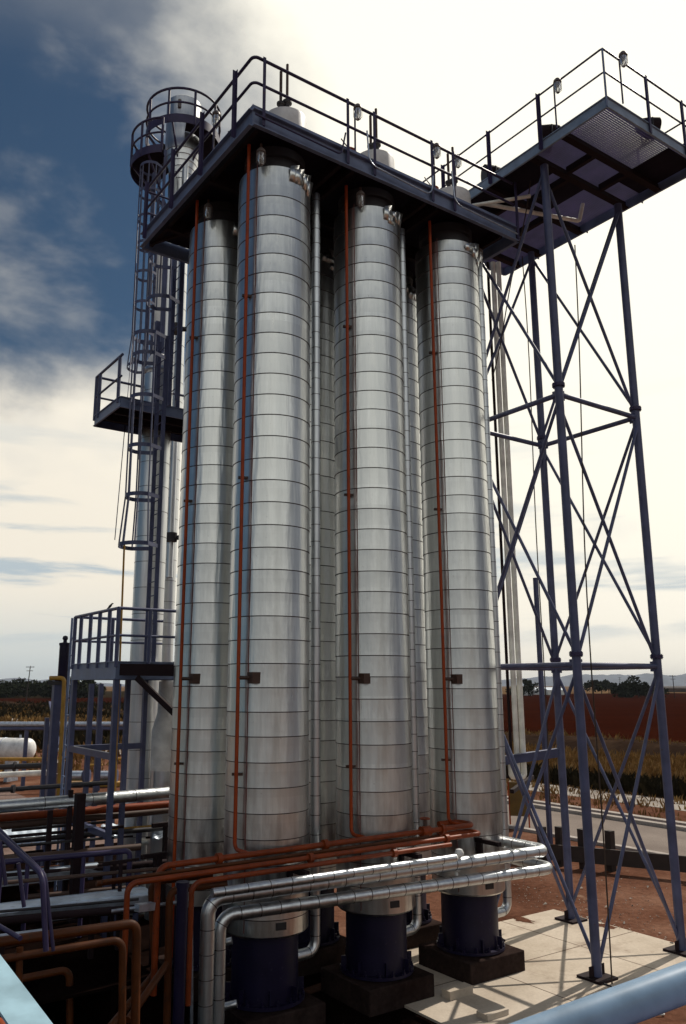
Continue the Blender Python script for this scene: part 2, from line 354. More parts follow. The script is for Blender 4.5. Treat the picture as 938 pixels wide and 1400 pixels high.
# riser pipes (red-orange) in front of each visible column
for a,b,lb in((0,0,'red riser pipe up the left front column'),(SP,0,'red riser pipe up the middle front column'),(2*SP,0,'red riser pipe up the right front column'),(0,RB,'red riser pipe up the far left back column')):
    p=L(a-.72,b-.30); root=thing('riser_pipe',lb,'pipe',(p.x,p.y,2.3),'red riser pipes up the columns')
    pts=[p+Vector((0,0,14.25)),p+Vector((0,0,2.56)),p+Vector((0,0,2.56))-V*.42] if b<1 else [p+Vector((0,0,14.25)),p+Vector((0,0,5)),p+Vector((0,0,.6))]
    MB().tube(fillet(pts,.10),.030,10).build('pipe',M['riser'],root)
    q=L(a-.47,b-.40); 
    MB().box(q+Vector((0,0,5.02)),(.20,.17,.17),U,V).build('junction_box',M['brown'],root)
    MB().tube([p+Vector((0,0,5.02)),q+Vector((0,0,5.02))],.03,8).build('nipple',M['brown'],root)
    for zc in(3.6,8.2,11.4): MB().box(L(a-.66,b-.22,zc),(.05,.16,.04),(U*.4+V*.9).normalized(),(V*.4-U*.9).normalized()).build('clamp',M['brown'],root)

def ring_points(path,step):
    out=[];acc=step*.5;s=0
    for i in range(len(path)-1):
        a,b=path[i],path[i+1];l=(b-a).length
        if l<1e-6: continue
        d=(b-a)/l
        while acc<=s+l: out.append((a+d*(acc-s),d)); acc+=step
        s+=l
    return out
def ins_pipe(name,label,pts,r,rad=None,step=.30,group=None,mt='ins',cap=False,cat='pipe'):
    pts=[Vector(p) for p in pts]; path=fillet(pts,rad or r*2.2,7)
    base=pts[0]; root=thing(name,label,cat,(base.x,base.y,base.z),group)
    MB().banded(path,r,step).build('jacket',[M[mt],M['seam']],root)
    if cap:
        q=path[-1]; d=(path[-1]-path[-2]).normalized(); MB().tube([q,q+d*r*.5,q+d*r*.85],[r*1.02,r*.8,r*.3],14).build('end_cap',M['white'],root)
    return root
# vertical jacketed pipes to the right of the front columns, bending into the skirts
for a,da,db,lb in((0,.97,.08,'slim jacketed pipe beside the left front column'),(SP,.98,.10,'slim jacketed pipe beside the middle front column'),(2*SP,1.0,.02,'slim jacketed pipe beside the right front column, dropping beside the tower')):
    ins_pipe('jacketed_drop_pipe',lb,[L(a+da,db,14.1),L(a+da,db,.82),L(a+.45,db-.05,.82)],.082,.17,.30,'slim vertical jacketed pipes')
for a,da,db,lb in((0,.92,1.6,'thin jacketed pipe deep between the left and middle columns'),(SP,.95,1.25,'thin jacketed pipe deep between the middle and right columns')):
    ins_pipe('jacketed_drop_pipe',lb,[L(a+da,db,14.1),L(a+da,db,1.2)],.07,.17,.45,'slim vertical jacketed pipes')

# long horizontal jacketed pipes in front
Z1=2.12
e1=atz(748,1163,Z1)
ins_pipe('jacketed_header_pipe','upper of the two long silver jacketed pipes crossing in front of the columns',
   [atz(281,1400,Z1-0) if False else Vector((*atz(285,1229,Z1).xy,.1)),atz(285,1229,Z1),e1,e1+V*2.6],.098,.2,.30,'long silver pipes in front of the columns')
Z2=1.86
e2=atz(757,1187,Z2)
ins_pipe('jacketed_header_pipe','lower of the two long silver jacketed pipes crossing in front of the columns',
   [Vector((*atz(301,1252,Z2).xy,.1)),atz(301,1252,Z2),e2,e2+V*1.6],.088,.2,.30,'long silver pipes in front of the columns')
ins_pipe('jacketed_header_pipe','short silver jacketed pipe ending in a white cap behind the long pair',
   [atz(290,1221,2.25),atz(622,1173,2.25)],.06,.2,.34,'long silver pipes in front of the columns',cap=True)
for px,py,lb in((628,1172,'small white knob on the upper silver pipe, near the orange bends'),(624,1192,'small white knob on the lower silver pipe, below the other one')):
    p=atz(px,py,2.22 if py<1180 else 1.97); mb=MB(); mb.lathe(p,[(0,-.08),(.03,-.08),(.03,.0),(.065,.02),(.075,.07),(.05,.12),(0,.135)],14)
    tag(mb.build('pipe_knob',M['white']),lb,'valve')  # plain white knob shape on the pipe, not known as a valve

# orange headers along the foot of the front row
def pipe(name,label,pts,r,mt,rad=None,group=None,flanges=(),cat='pipe',seg=12):
    pts=[Vector(p) for p in pts]; base=pts[0]; path=fillet(pts,rad or r*3) if len(pts)>2 else pts
    if not flanges: 
        o=MB().tube(path,r,seg).build(name,M[mt]); return tag(o,label,cat,group)
    root=thing(name,label,cat,tuple(base),group); MB().tube(path,r,seg).build('run',M[mt],root)
    for fp,d in flanges:
        d=Vector(d).normalized(); fp=Vector(fp); MB().tube([fp-d*.035,fp+d*.035],r*1.75,14).build('flange',M[mt],root)
    return root
OG='orange pipes along the foot of the columns'
pipe('orange_pipe','orange header pipe nearest the columns, ending in a sunlit bend by the right column',[L(-2.1,-.72,1.0),L(-2.1,-.72,2.55),L(3.75,-.72,2.55),L(3.75,-.30,2.55),L(3.3,-.30,2.55)],.043,'orange',.14,OG,[(L(x,-.72,2.55),U) for x in(3.0,.6,-1.2)])
pipe('orange_pipe','second orange header pipe, lower, with a bright hairpin bend before the right column',[L(-2.6,-.92,1.2),L(-2.6,-.92,2.44),L(3.72,-.92,2.44),L(3.72,-.62,2.44),L(3.0,-.62,2.44)],.038,'orange',.13,OG,[(L(x,-.92,2.44),U) for x in(2.9,.2)])
pipe('orange_pipe','third orange header pipe running just above the silver pair',[L(-1.75,-1.02,.9),L(-1.75,-1.02,2.36),L(2.9,-1.02,2.36)],.036,'orange',.14,OG,[(L(1.7,-1.02,2.36),U)])
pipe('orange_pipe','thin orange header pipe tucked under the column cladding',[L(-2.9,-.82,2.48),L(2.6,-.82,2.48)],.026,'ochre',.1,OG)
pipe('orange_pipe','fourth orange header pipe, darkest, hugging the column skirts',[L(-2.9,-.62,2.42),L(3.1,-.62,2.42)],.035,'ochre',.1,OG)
for a,lb in((0,'dark steel bracket holding the orange headers at the left front column'),(SP,'dark steel bracket holding the orange headers at the middle front column'),(2*SP-.35,'dark steel bracket holding the orange headers near the right front column')):
    m=MB(); m.lbox(a-.04,a+.04,-1.14,-.60,2.24,2.31); m.lbox(a-.03,a+.03,-.72,-.62,2.0,2.24); tag(m.build('pipe_bracket',M['rust']),lb,'bracket','brackets under the orange headers')
# orange gate valve on the sunlit bend
vp=L(2.62,-.72,2.55); vt=thing('gate_valve','small red gate valve on the orange pipe left of the sunlit bend','valve',tuple(vp))
MB().tube([vp-U*.09,vp+U*.09],.085,14).build('body',M['orange'],vt); MB().tube([vp,vp+Vector((0,0,.2))],.03,8).build('stem',M['brown'],vt)
MB().tube([vp+Vector((.08*math.cos(t*math.pi/8),.08*math.sin(t*math.pi/8),.2)) for t in range(16)],.012,6,closed=True).build('handwheel',M['orange'],vt)

# ------------------------------------------------------------------ lamps
def lamp_proto(loc,label,pole=1.3,hang=False,group='glass jar lamps along the platforms'):
    root=thing('jar_lamp',label,'lamp',tuple(loc),group); l=Vector(loc)
    if not hang:
        MB().tube([l,l+Vector((0,0,pole)),l+Vector((0,0,pole+.06))-V*.05],.018,8).build('pole',M['rail'],root); h=l+Vector((0,0,pole+.06))-V*.09
    else:
        MB().tube([l,l-Vector((0,0,.16))],.022,8).build('pole',M['brown'],root); h=l-Vector((0,0,.16))
    MB().lathe(h,[(0,.07),(.04,.07),(.075,.03),(.085,-.02),(.07,-.03)],16).build('cap',M['lamp'],root)
    MB().lathe(h,[(.062,-.03),(.066,-.12),(.058,-.20),(.03,-.245),(0,-.25)],16).build('jar',M['glass'],root)
    gm=MB()
    for k in range(4):
        t=k*math.pi/4; e=Vector((math.cos(t),math.sin(t),0))*.078
        gm.tube([h+e+Vector((0,0,-.03)),h+e+Vector((0,0,-.2)),h+Vector((0,0,-.28)),h-e+Vector((0,0,-.2)),h-e+Vector((0,0,-.03))],.005,5)
    gm.build('guard',M['lamp'],root); return root

# ------------------------------------------------------------------ main platform
PZ0,PZ1=14.20,14.52; A0,A1,BB0,BB1=-.95,5.55,-.82,3.95
root=thing('service_platform','wide blue-edged service platform across the tops of the silver columns, with handrails','platform',tuple(L(A0,BB0,PZ0)))
plat=root
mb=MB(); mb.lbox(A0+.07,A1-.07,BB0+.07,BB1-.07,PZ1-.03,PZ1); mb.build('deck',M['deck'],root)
def channel(root,p,q,out,z0,z1,mt='fascia',fl=.07):
    m=MB(); p=Vector(p);q=Vector(q); d=(q-p).normalized(); ln=(q-p).length; c=(p+q)/2; zc=(z0+z1)/2; o=Vector(out)
    m.box(Vector((c.x,c.y,zc))-o*.006,(ln,.012,z1-z0),d,o)
    for zz in(z0+.008,z1-.008): m.box(Vector((c.x,c.y,zz))+o*fl/2,(ln,fl,.016),d,o)
    return m.build('edge_channel',M[mt],root)
channel(root,L(A0,BB0),L(A1,BB0),-V,PZ0,PZ1); channel(root,L(A0,BB0+.0),L(A0,BB1),-U,PZ0,PZ1); channel(root,L(A1,BB0),L(A1,BB1),U,PZ0,PZ1); channel(root,L(A0,BB1),L(A1,BB1),V,PZ0,PZ1)
for p,q in((L(A0,BB0+.01),L(A1,BB0+.01)),(L(A0+.01,BB0),L(A0+.01,BB1))):
    m=MB(); m.bar(p+Vector((0,0,PZ1+.055)),q+Vector((0,0,PZ1+.055)),.008,.11); m.build('toe_board',M['fascia'],root)
for b in(1.0,2.95): m=MB(); m.lbox(A0+.1,A1-.1,b-.05,b+.05,PZ0-.02,PZ1-.03); m.build('beam',M['rust'],root)
for a in(-.8,.95,1.25,3.05,3.4,5.2): m=MB(); m.lbox(a-.04,a+.04,BB0+.1,BB1-.1,PZ0+.03,PZ1-.03); m.build('beam',M['rust'],root)
m=MB(); m.bar(L(-.85,3.7,PZ0+.02),L(.5,1.2,PZ0+.02),.06,.06); m.build('bracing',M['rust'],root)
RT,RM=PZ1+1.07,PZ1+.56
rp=fillet([L(A1-.02,BB0,RT),L(A0,BB0,RT),L(A0,BB1,RT)],.10,4); MB().tube(rp,.029,10).build('top_rail',M['rail'],root)
rp=fillet([L(A1-.02,BB0,RM),L(A0,BB0,RM),L(A0,BB1,RM)],.10,4); MB().tube(rp,.026,10).build('mid_rail',M['rail'],root)
tubepart(root,'top_rail',M['rail'],[L(A0,BB1,RT),L(A1,BB1,RT)],.022); tubepart(root,'mid_rail',M['rail'],[L(A0,BB1,RM),L(A1,BB1,RM)],.018)
def angle_post(root,p,z0,z1,ax,ay):
    m=MB(); p=Vector((p.x,p.y,(z0+z1)/2)); h=z1-z0
    m.box(p,(.06,.007,h),ax,ay); m.box(p+ax*.0265+ay*.035,(.007,.063,h),ax,ay); return m.build('post',M['rail'],root)
fp=[atz(px,py,14.4) for px,py in((350,172),(465,222),(499,240),(582,272),(612,285),(700,322))]
for p in fp:
    d=(p-B0); a=d.x*U.x+d.y*U.y; angle_post(root,L(a,BB0-.075),PZ0+.04,RT,U,V)
for b in(-.35,.95,2.25,3.6): angle_post(root,L(A0-.075,b),PZ0+.04,RT,V,-U)
for a in(.6,2.4,4.2): angle_post(root,L(a,BB1+.08),PZ0+.04,RT,U,-V)
# conduit looping along the fascia
cd=[L(A0,BB0-.095,PZ0+.17),L(.85,BB0-.095,PZ0+.13),L(.95,BB0-.095,PZ1+.3)]
o=pipe('conduit','thin conduit along the platform edge turning up at its second post',fillet(cd,.12),.016,'rail',group='conduits on the platform edge',cat='conduit')
cd=[L(1.45,BB0-.095,RM),L(1.5,BB0-.095,PZ0+.20),L(3.05,BB0-.095,PZ0+.12),L(3.1,BB0-.095,PZ1+.25)]
pipe('conduit','thin conduit sagging along the middle of the platform edge',fillet(cd,.2),.016,'galv',group='conduits on the platform edge',cat='conduit')
cd=[L(3.62,BB0-.095,RM),L(3.68,BB0-.095,PZ0+.18),L(5.5,BB0-.095,PZ0+.12)]
pipe('conduit','thin conduit sagging along the right end of the platform edge',fillet(cd,.2),.016,'galv',group='conduits on the platform edge',cat='conduit')
def loc_a(px,py,z): p=atz(px,py,z)-B0; return p.x*U.x+p.y*U.y
lp=lamp_proto(L(loc_a(477,180,15.2),BB0+.05,PZ1),'glass jar lamp on the rail near the middle column top',.95)
copy_thing(lp,L(loc_a(592,225,15.2),BB0+.05,PZ1),'glass jar lamp on the rail near the right column top')
copy_thing(lp,L(A0+.12,.9,PZ1),'glass jar lamp on the left side rail of the platform')
hl=lamp_proto(L(-.60,-.52,14.18),'glass jar lamp hung under the platform over the left front column',hang=True)
copy_thing(hl,L(-.6,1.5,14.18),'glass jar lamp hung under the platform over the back left column')
copy_thing(hl,L(1.6,-.5,14.18),'glass jar lamp hung under the platform over the middle column')
copy_thing(hl,L(4.95,-.3,14.18),'glass jar lamp hung under the right end of the platform')
# small red valve bodies at the rail
for a,lb in((1.62,'small red brown valve on the platform beside the middle column cap'),(3.72,'small red brown valve on the platform beside the right column cap')):
    p=L(a-.32,BB0+.25,PZ1); t=thing('deck_valve',lb,'valve',tuple(p),'valves on the platform')
    MB().lathe(p,[(0,0),(.07,0),(.07,.1),(.13,.14),(.13,.27),(.06,.33),(0,.34)],14).build('body',M['riser'],t)
    MB().tube([p+Vector((0,0,.3)),p+Vector((0,0,.3))-U*.05+Vector((-.12,0,.22))],.012,6).build('lever',M['black'],t)

# ------------------------------------------------------------------ lattice tower
TA0,TA1,TB0,TB1=5.62,8.12,-1.62,.92
TZ=[.06,5.28,10.52,15.58]
root=thing('lattice_tower','tall blue four-legged pipe lattice tower on the concrete pad, carrying the high right platform','tower',tuple(L((TA0+TA1)/2,(TB0+TB1)/2,0)))
corners=[(TA0,TB0),(TA1,TB0),(TA1,TB1),(TA0,TB1)]
for a,b in corners:
    m=MB(); m.tube([L(a,b,.06),L(a,b,15.6)],.083,16); m.build('leg',M['blue'],root)
    m=MB(); m.lbox(a-.24,a+.24,b-.24,b+.24,.03,.07)
    for s in(-1,1):
        m.lbox(a-.2,a-.085,b-.007,b+.007,.071,.24) if s<0 else m.lbox(a+.085,a+.2,b-.007,b+.007,.071,.24)
    m.build('base_plate',M['rust'],root)
for k in range(4):
    (a,b),(c,d)=corners[k],corners[(k+1)%4]
    for z in TZ[1:3]: tubepart(root,'girt',M['blue'],[L(a,b,z),L(c,d,z)],.052,12)
    for i in range(3):
        z0=TZ[i]+.14; z1=TZ[i+1]-.14
        off=V*.0; ex=(L(c,d)-L(a,b)).normalized(); nn=Vector((ex.y,-ex.x,0))*.034
        tubepart(root,'brace',M['blue'],[L(a,b,z0)+nn,L(c,d,z1)+nn],.034,10); tubepart(root,'brace',M['blue'],[L(c,d,z0)-nn,L(a,b,z1)-nn],.034,10)
for a,b in corners:
    for z in TZ[1:3]:
        m=MB(); 
        for ex,ey in((U,V),(V,U)):
            s=1 if ((a==TA0) if ex is U else (b==TB0)) else -1
            m.box(L(a,b,z)+ex*s*.11,(.10,.012,.20),ex,ey)
        m.build('gusset',M['blue'],root)
        m=MB(); m.tube([L(a,b,z+.16),L(a,b,z+.19)],.125,18); m.tube([L(a,b,z+.195),L(a,b,z+.225)],.125,18)
        for k in range(8): t=k*math.pi/4; m.tube([L(a,b,z+.14)+Vector((math.cos(t)*.105,math.sin(t)*.105,0)),L(a,b,z+.245)+Vector((math.cos(t)*.105,math.sin(t)*.105,0))],.011,6)
        m.build('splice_flange',M['rail'],root)

# tower platform
QA0,QA1,QB0,QB1=5.22,8.45,-3.47,2.1; QZ0,QZ1=15.60,15.84
root=thing('tower_platform','high grated platform with blue edge on top of the lattice tower','platform',tuple(L(QA0,QB0,QZ0)))
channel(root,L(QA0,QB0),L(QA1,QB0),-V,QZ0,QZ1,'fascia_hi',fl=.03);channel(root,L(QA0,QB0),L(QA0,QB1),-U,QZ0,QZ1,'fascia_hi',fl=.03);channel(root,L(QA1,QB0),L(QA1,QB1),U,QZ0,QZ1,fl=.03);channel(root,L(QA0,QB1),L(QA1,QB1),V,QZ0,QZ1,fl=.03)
gm=MB(); b=QB0+.05
while b<QB1-.03: gm.lbox(QA0+.02,QA1-.02,b-.003,b+.003,QZ1-.052,QZ1-.005); b+=.045
a=QA0+.06
while a<QA1-.03: gm.lbox(a-.004,a+.004,QB0+.02,QB1-.02,QZ1-.006,QZ1); a+=.11
gm.build('grating',M['grate'],root)
for b in(-2.45,-1.62,-.35,.92,1.6): m=MB(); m.lbox(QA0+.02,QA1-.02,b-.007,b+.007,QZ0+.02,QZ1-.06); m.lbox(QA0+.02,QA1-.02,b-.07,b+.07,QZ0,QZ0+.02); m.build('beam',M['rust'],root)
for a,b0,b1 in((6.3,-2.38,-1.69),(7.4,-2.38,-1.69),(6.5,-1.55,-.42),(7.3,-.28,.85),(6.2,-.28,.85)): m=MB(); m.lbox(a-.05,a+.05,b0,b1,QZ0+.03,QZ1-.06); m.build('beam',M['rust'],root)
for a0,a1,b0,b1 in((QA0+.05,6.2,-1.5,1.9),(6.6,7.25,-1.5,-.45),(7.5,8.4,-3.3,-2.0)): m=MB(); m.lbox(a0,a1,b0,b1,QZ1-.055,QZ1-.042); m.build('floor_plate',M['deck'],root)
QT,QM=QZ1+1.07,QZ1+.55
for zz,r in((QT,.020),(QM,.018)):
    MB().tube(fillet([L(QA0,QB1,zz),L(QA0,QB0,zz),L(QA1,QB0,zz),L(QA1,QB1,zz)],.05,3),r,10).build('top_rail' if zz==QT else 'mid_rail',M['rail'],root)
for a,b,ax,ay in((QA0,QB0,U,V),(QA0-.05,-1.95,V,-U),(QA0-.05,-.55,V,-U),(QA0-.05,.9,V,-U),(QA0-.05,2.0,V,-U),(6.55,QB0-.05,U,V),(7.8,QB0-.05,U,V),(QA1,QB0,U,V),(QA1+.04,-2,V,U),(QA1+.04,-.5,V,U),(QA1+.04,1,V,U),(QA1,QB1,U,V)):
    if (a,b)==(QA0,QB0) or a==QA1: tubepart(root,'post',M['fascia'],[L(a,b,QZ0+.03),L(a,b,QT)],.022,8)
    else: angle_post(root,L(a,b),QZ0,QT,ax,ay)
copy_thing(lp,L(QA0+.42,QB0-.07,QZ1),'glass jar lamp on the near corner of the high right platform')
copy_thing(lp,L(QA0-.06,-2.35,QZ1),'jar lamp between the left posts of the high right platform')
copy_thing(lp,L(QA0-.02,.55,QZ1),'glass jar lamp at the far left of the high right platform, above the red patch')
def flood(loc,label,d):
    loc=Vector(loc); t=thing('floodlight',label,'floodlight',tuple(loc),'round dark floodlights on the high platform'); d=Vector(d).normalized()
    h=loc+Vector((0,0,.26)); MB().tube([h-d*.22,h-d*.17,h-d*.02,h+d*.16,h+d*.19],[.08,.14,.19,.215,.22],22).build('housing',M['rust'],t)
    MB().tube([h+d*.19,h+d*.205],[.205,.205],22).build('rim',M['black'],t)
    sx=d.cross(Vector((0,0,1))).normalized(); m=MB(); m.tube([loc,loc+sx*.23+Vector((0,0,.02)),loc+sx*.23+Vector((0,0,.32))],.016,6); m.tube([loc,loc-sx*.23+Vector((0,0,.02)),loc-sx*.23+Vector((0,0,.32))],.016,6); m.build('yoke',M['black'],t)
flood(L(5.5,-1.95,QZ1),'round dark floodlight behind the middle left rail of the high platform',(-.9,.2,-.1))
flood(L(5.5,-.3,QZ1),'round dark floodlight at the far left rail of the high platform',(-.9,-.1,-.1))
flood(L(6.95,-3.2,QZ1),'large round dark floodlight behind the front rail of the high platform',(.9,.1,-.1))
# pale pipes slung under the tower platform
pipe('slung_pipe','pale pipe slung under the high platform with a bend at its right end',fillet([L(5.3,-.2,15.35),L(7.6,-.95,15.35),L(7.7,-1.0,15.8)],.08),.045,'white_pipe',group='pale pipes under the high platform')
pipe('slung_pipe','shorter pale pipe under the left part of the high platform',[L(4.95,-.15,15.2),L(6.0,-.9,15.42)],.04,'white_pipe',group='pale pipes under the high platform')
pipe('slung_pipe','pale pipe under the far left corner of the high platform with end bend',fillet([L(5.3,1.25,15.2),L(6.9,1.0,15.2),L(7.0,1.0,15.7)],.1),.04,'white_pipe',group='pale pipes under the high platform')
# hanging cables
def rope(label,p,q,sag):
    p=Vector(p);q=Vector(q); pts=[]
    for i in range(25):
        t=i/24; v=p.lerp(q,t)+U*(sag*math.sin(math.pi*t)); v.x+=.025*math.sin(t*9); pts.append(v)
    return tag(MB().tube(pts,.013,6).build('hanging_cable',M['rope']),label,'cable','cables hanging from the high platform')
rope('thin cable hanging from the high platform to the pad beside the near tower leg',atD(786,335,15.9),atz(836,1345,.03),-.12)
rope('thin cable hanging down behind the left legs of the tower',atD(714,350,18.4),atD(751,1100,19.0),.05)
rope('dark wavy cable close to the tower leg beside the right column',atD(727,235,15.9),atD(672,520,17.0),.05)
p0=atz(836,1349,.035); cb=fillet([p0,atz(826,1345,.045),atz(815,1338,.05),atz(806,1336,.04)],.1)
tag(MB().tube(cb,.016,8).build('ground_cable',M['black']),'short black cable lying on the pad at the near tower leg','cable')
p=atz(885,1387,.0); t=thing('cable_reel','small black plug with a loop of pale cord on the ground under the near handrail','plug',tuple(p))
MB().box(p+Vector((0,0,.06)),(.14,.1,.1)).build('body',M['black'],t); MB().tube(fillet([p+Vector((.05,0,.05)),p+Vector((.2,.05,.02)),p+Vector((.28,-.04,.02)),p+Vector((.12,-.06,.02))],.05),.014,6).build('cord',M['white_pipe'],t)

# ------------------------------------------------------------------ ladders and left-hand towers
def ladder(label,a,b,z0,z1,hoops,flare=False,r=.36,mt='blue',group='caged ladders',nstrap=6):
    root=thing('caged_ladder',label,'ladder',tuple(L(a,b,z0)),group)
    for s in(-1,1): m=MB(); m.bar(L(a,b+s*.2,z0),L(a,b+s*.2,z1),.09,.03,up=V); m.build('stringer',M[mt],root)
    n=int((z1-z0)/.3); r0=MB().tube([L(a,b-.2,z0+.3),L(a,b+.2,z0+.3)],.012,6).build('rung',M[mt],root)
    for k in range(1,n):
        c=r0.copy(); C.objects.link(c); c.parent=root; c.location=(0,0,.3*k)
    def hp(z,rr):
        pts=[L(a,b-.2,z)]
        for k in range(15):
            t=-math.pi/2+math.pi*k/14
            pts.append(L(a-.34*1.0-rr*math.cos(t)*1.0,b+rr*math.sin(t),z))
        pts.append(L(a,b+.2,z)); return pts
    for i,z in enumerate(hoops):
        rr=r*1.25 if (flare and i==0) else r
        m=MB(); pts=hp(z,rr)
        for p,q in zip(pts,pts[1:]): m.bar(p,q,.014,.085)
        m.build('hoop',M[mt],root)
    for k in range(nstrap):
        t=-math.pi/2+math.pi*(k+.5)/nstrap if nstrap<4 else -math.pi/2+math.pi*k/(nstrap-1)
        pts=[]
        for i,z in enumerate(hoops):
            rr=(r*1.25 if (flare and i==0) else r)-.008; pts.append(L(a-.34-rr*math.cos(t),b+rr*math.sin(t),z))
        m=MB(); m.tube(pts,.019,5); m.build('strap',M[mt],root)
    return root
P2A0,P2A1,P2B0,P2B1,P2Z=-.72,2.0,5.45,7.15,11.25
ladder('caged ladder between the lower and middle left platforms, flared hoop at its foot',.08,5.04,5.3,12.75,[7.86,8.95,10.05,11.2,12.2,12.7],True)
ladder('short caged ladder from the middle left platform up to the main platform',.10,4.40,11.0,15.4,[13.3,14.35],False)
EL=atD(214,400,23.0); d=EL-B0; ea,eb=d.x*U.x+d.y*U.y,d.x*V.x+d.y*V.y
ladder('tall caged ladder up the farthest left tower to its half platform',ea,eb,11.6,21.6,[14.2,15.2,16.2,17.2,18.2,19.1,20.0,20.9],True)

def small_platform(label,a0,a1,b0,b1,z,h,sides,posts,name='access_platform',mt='blue'):
    root=thing(name,label,'platform',tuple(L(a0,b0,z)))
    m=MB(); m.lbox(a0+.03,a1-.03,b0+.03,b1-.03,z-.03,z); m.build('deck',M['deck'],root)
    ed={'f':(L(a0,b0),L(a1,b0),-V),'l':(L(a0,b0),L(a0,b1),-U),'b':(L(a0,b1),L(a1,b1),V),'r':(L(a1,b0),L(a1,b1),U)}
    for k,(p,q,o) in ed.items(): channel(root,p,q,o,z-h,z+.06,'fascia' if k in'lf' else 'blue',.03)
    for k in range(2): 
        bb=b0+(b1-b0)*(k+1)/3; m=MB(); m.lbox(a0+.05,a1-.05,bb-.04,bb+.04,z-h+.02,z-.03); m.build('beam',M['rust'],root)
    for s in sides:
        p,q,o=ed[s]
        for zz,r,nm in((z+1.07,.032,'top_rail'),(z+.55,.026,'mid_rail')): tubepart(root,nm,M[mt],[p+Vector((0,0,zz)),q+Vector((0,0,zz))],r)
    for a,b in posts: tubepart(root,'post',M[mt],[L(a,b,z-.05),L(a,b,z+1.07)],.042,8)
    return root
small_platform('blue middle platform with pipe rails around the white topped left column',P2A0,P2A1,P2B0,P2B1,P2Z,.2,'lbr',[(P2A0,6.9),(P2A0,5.6),(P2A0,7.15),(.6,7.15),(2.0,7.15),(2.0,5.5)])
p3=small_platform('lower left blue platform with close-set rail posts and a bird on its rail',-1.15,.9,3.72,6.3,5.3,.28,'flb',[(-1.15,3.72),(-1.15,4.2),(-1.15,4.75),(-1.15,5.3),(-1.15,5.9),(-1.15,6.3),(-.5,3.72),(.1,3.72),(-.3,6.3),(.6,6.3)])
for a,b in((-1.1,3.8),(-1.1,6.25),(.5,6.2),(-.35,5.1)):
    m=MB(); m.bar(L(a,b,0),L(a,b,5.02),.095,.095,up=V); m.build('support_leg',M['blue'],p3)
for z in(2.2,3.6):
    m=MB(); m.bar(L(-1.1,3.8,z),L(-1.1,6.25,z),.09,.12); m.build('support_girt',M['blue'],p3)
    m=MB(); m.bar(L(-1.1,6.25,z),L(.5,6.2,z),.09,.12); m.build('support_girt',M['blue'],p3)
m=MB(); m.bar(L(-.85,3.4,5.05),L(-.05,2.62,4.1),.10,.10); m.build('bracket',M['rust'],p3)
m=MB(); m.bar(L(-1.1,3.62,5.2),L(.15,2.7,5.18),.10,.22); m.build('bracket',M['rust'],p3)
# bird
bp=atD(150,832,16.35); bp.z=6.394; bird=thing('bird','small dark bird perched on the lower left platform rail','bird',tuple(bp))
m=MB(); m.tube([bp+Vector((-.10,0,.03)),bp+Vector((-.05,0,.06)),bp+Vector((.0,0,.11)),bp+Vector((.045,0,.165)),bp+Vector((.07,0,.205)),bp+Vector((.10,0,.215)),bp+Vector((.135,0,.21))],[.008,.025,.045,.038,.024,.026,.004],10); m.build('body',M['black'],bird)
m=MB(); m.tube([bp+Vector((0,.012,.08)),bp+Vector((0,.012,0))],.005,5); m.tube([bp+Vector((.01,-.012,.08)),bp+Vector((.01,-.012,0))],.005,5); m.build('leg',M['black'],bird)

bird.scale=(.58,.58,.58)
# left columns
def ringed(root,c,r,z0,z1,step,mt='clad_far',name='shell',top=None,seg=36):
    prof=[(r,z0)]; z=z0+step*.6
    while z<z1-.05: prof+=[(r,z-.012),(r+.004,z-.0119,1),(r+.004,z),(r,z+.0002)]; z+=step
    prof+=[(r,z1)]+(top or [(r*.6,z1+r*.35),(0,z1+r*.42)])
    return MB().lathe(c,prof,seg).build(name,[M[mt],M['seam']],root)
c1=Vector((-4.1,19.5,0)); t=thing('process_column','slim silver column with rounded white top rising through the middle left platform','column',tuple(c1))
ringed(t,c1,.37,0,12.6,.62)
MB().lathe(c1,[(.30,12.55),(.30,13.0),(.22,13.16),(0,13.22)],24).build('top_cap',M['white'],t)
m=MB(); m.lathe(c1,[(.31,12.72),(.37,12.73),(.37,12.79),(.31,12.8)],24); m.build('flange',M['galv'],t)
c2=atD(230,700,24.0); c2.z=0; t=thing('tall_process_column','tallest slim silver column at far left with flared top in a round railed platform','column',tuple(c2))
e2t=t
prof=[(.30,0)]; z=.5
while z<20.5: prof+=[(.30,z-.012),(.304,z-.0119,1),(.304,z),(.30,z+.0002)]; z+=.62
prof+=[(.30,20.5),(.33,20.95)]
for k in range(6): prof+=[(.36+.045*k,21.15+.2*k),(.372+.045*k,21.16+.2*k,1),(.372+.045*k,21.175+.2*k)]
prof+=[(.58,22.45),(.58,24.1),(.53,24.15),(0,24.21)]
MB().lathe(c2,prof,36).build('shell',[M['clad_far'],M['seam']],t)
MB().lathe(c2+Vector((-.05,-.58,0)),[(0,23.6),(.06,23.6),(.06,23.9),(0,23.9)],10).build('gauge',M['lamp'],t)
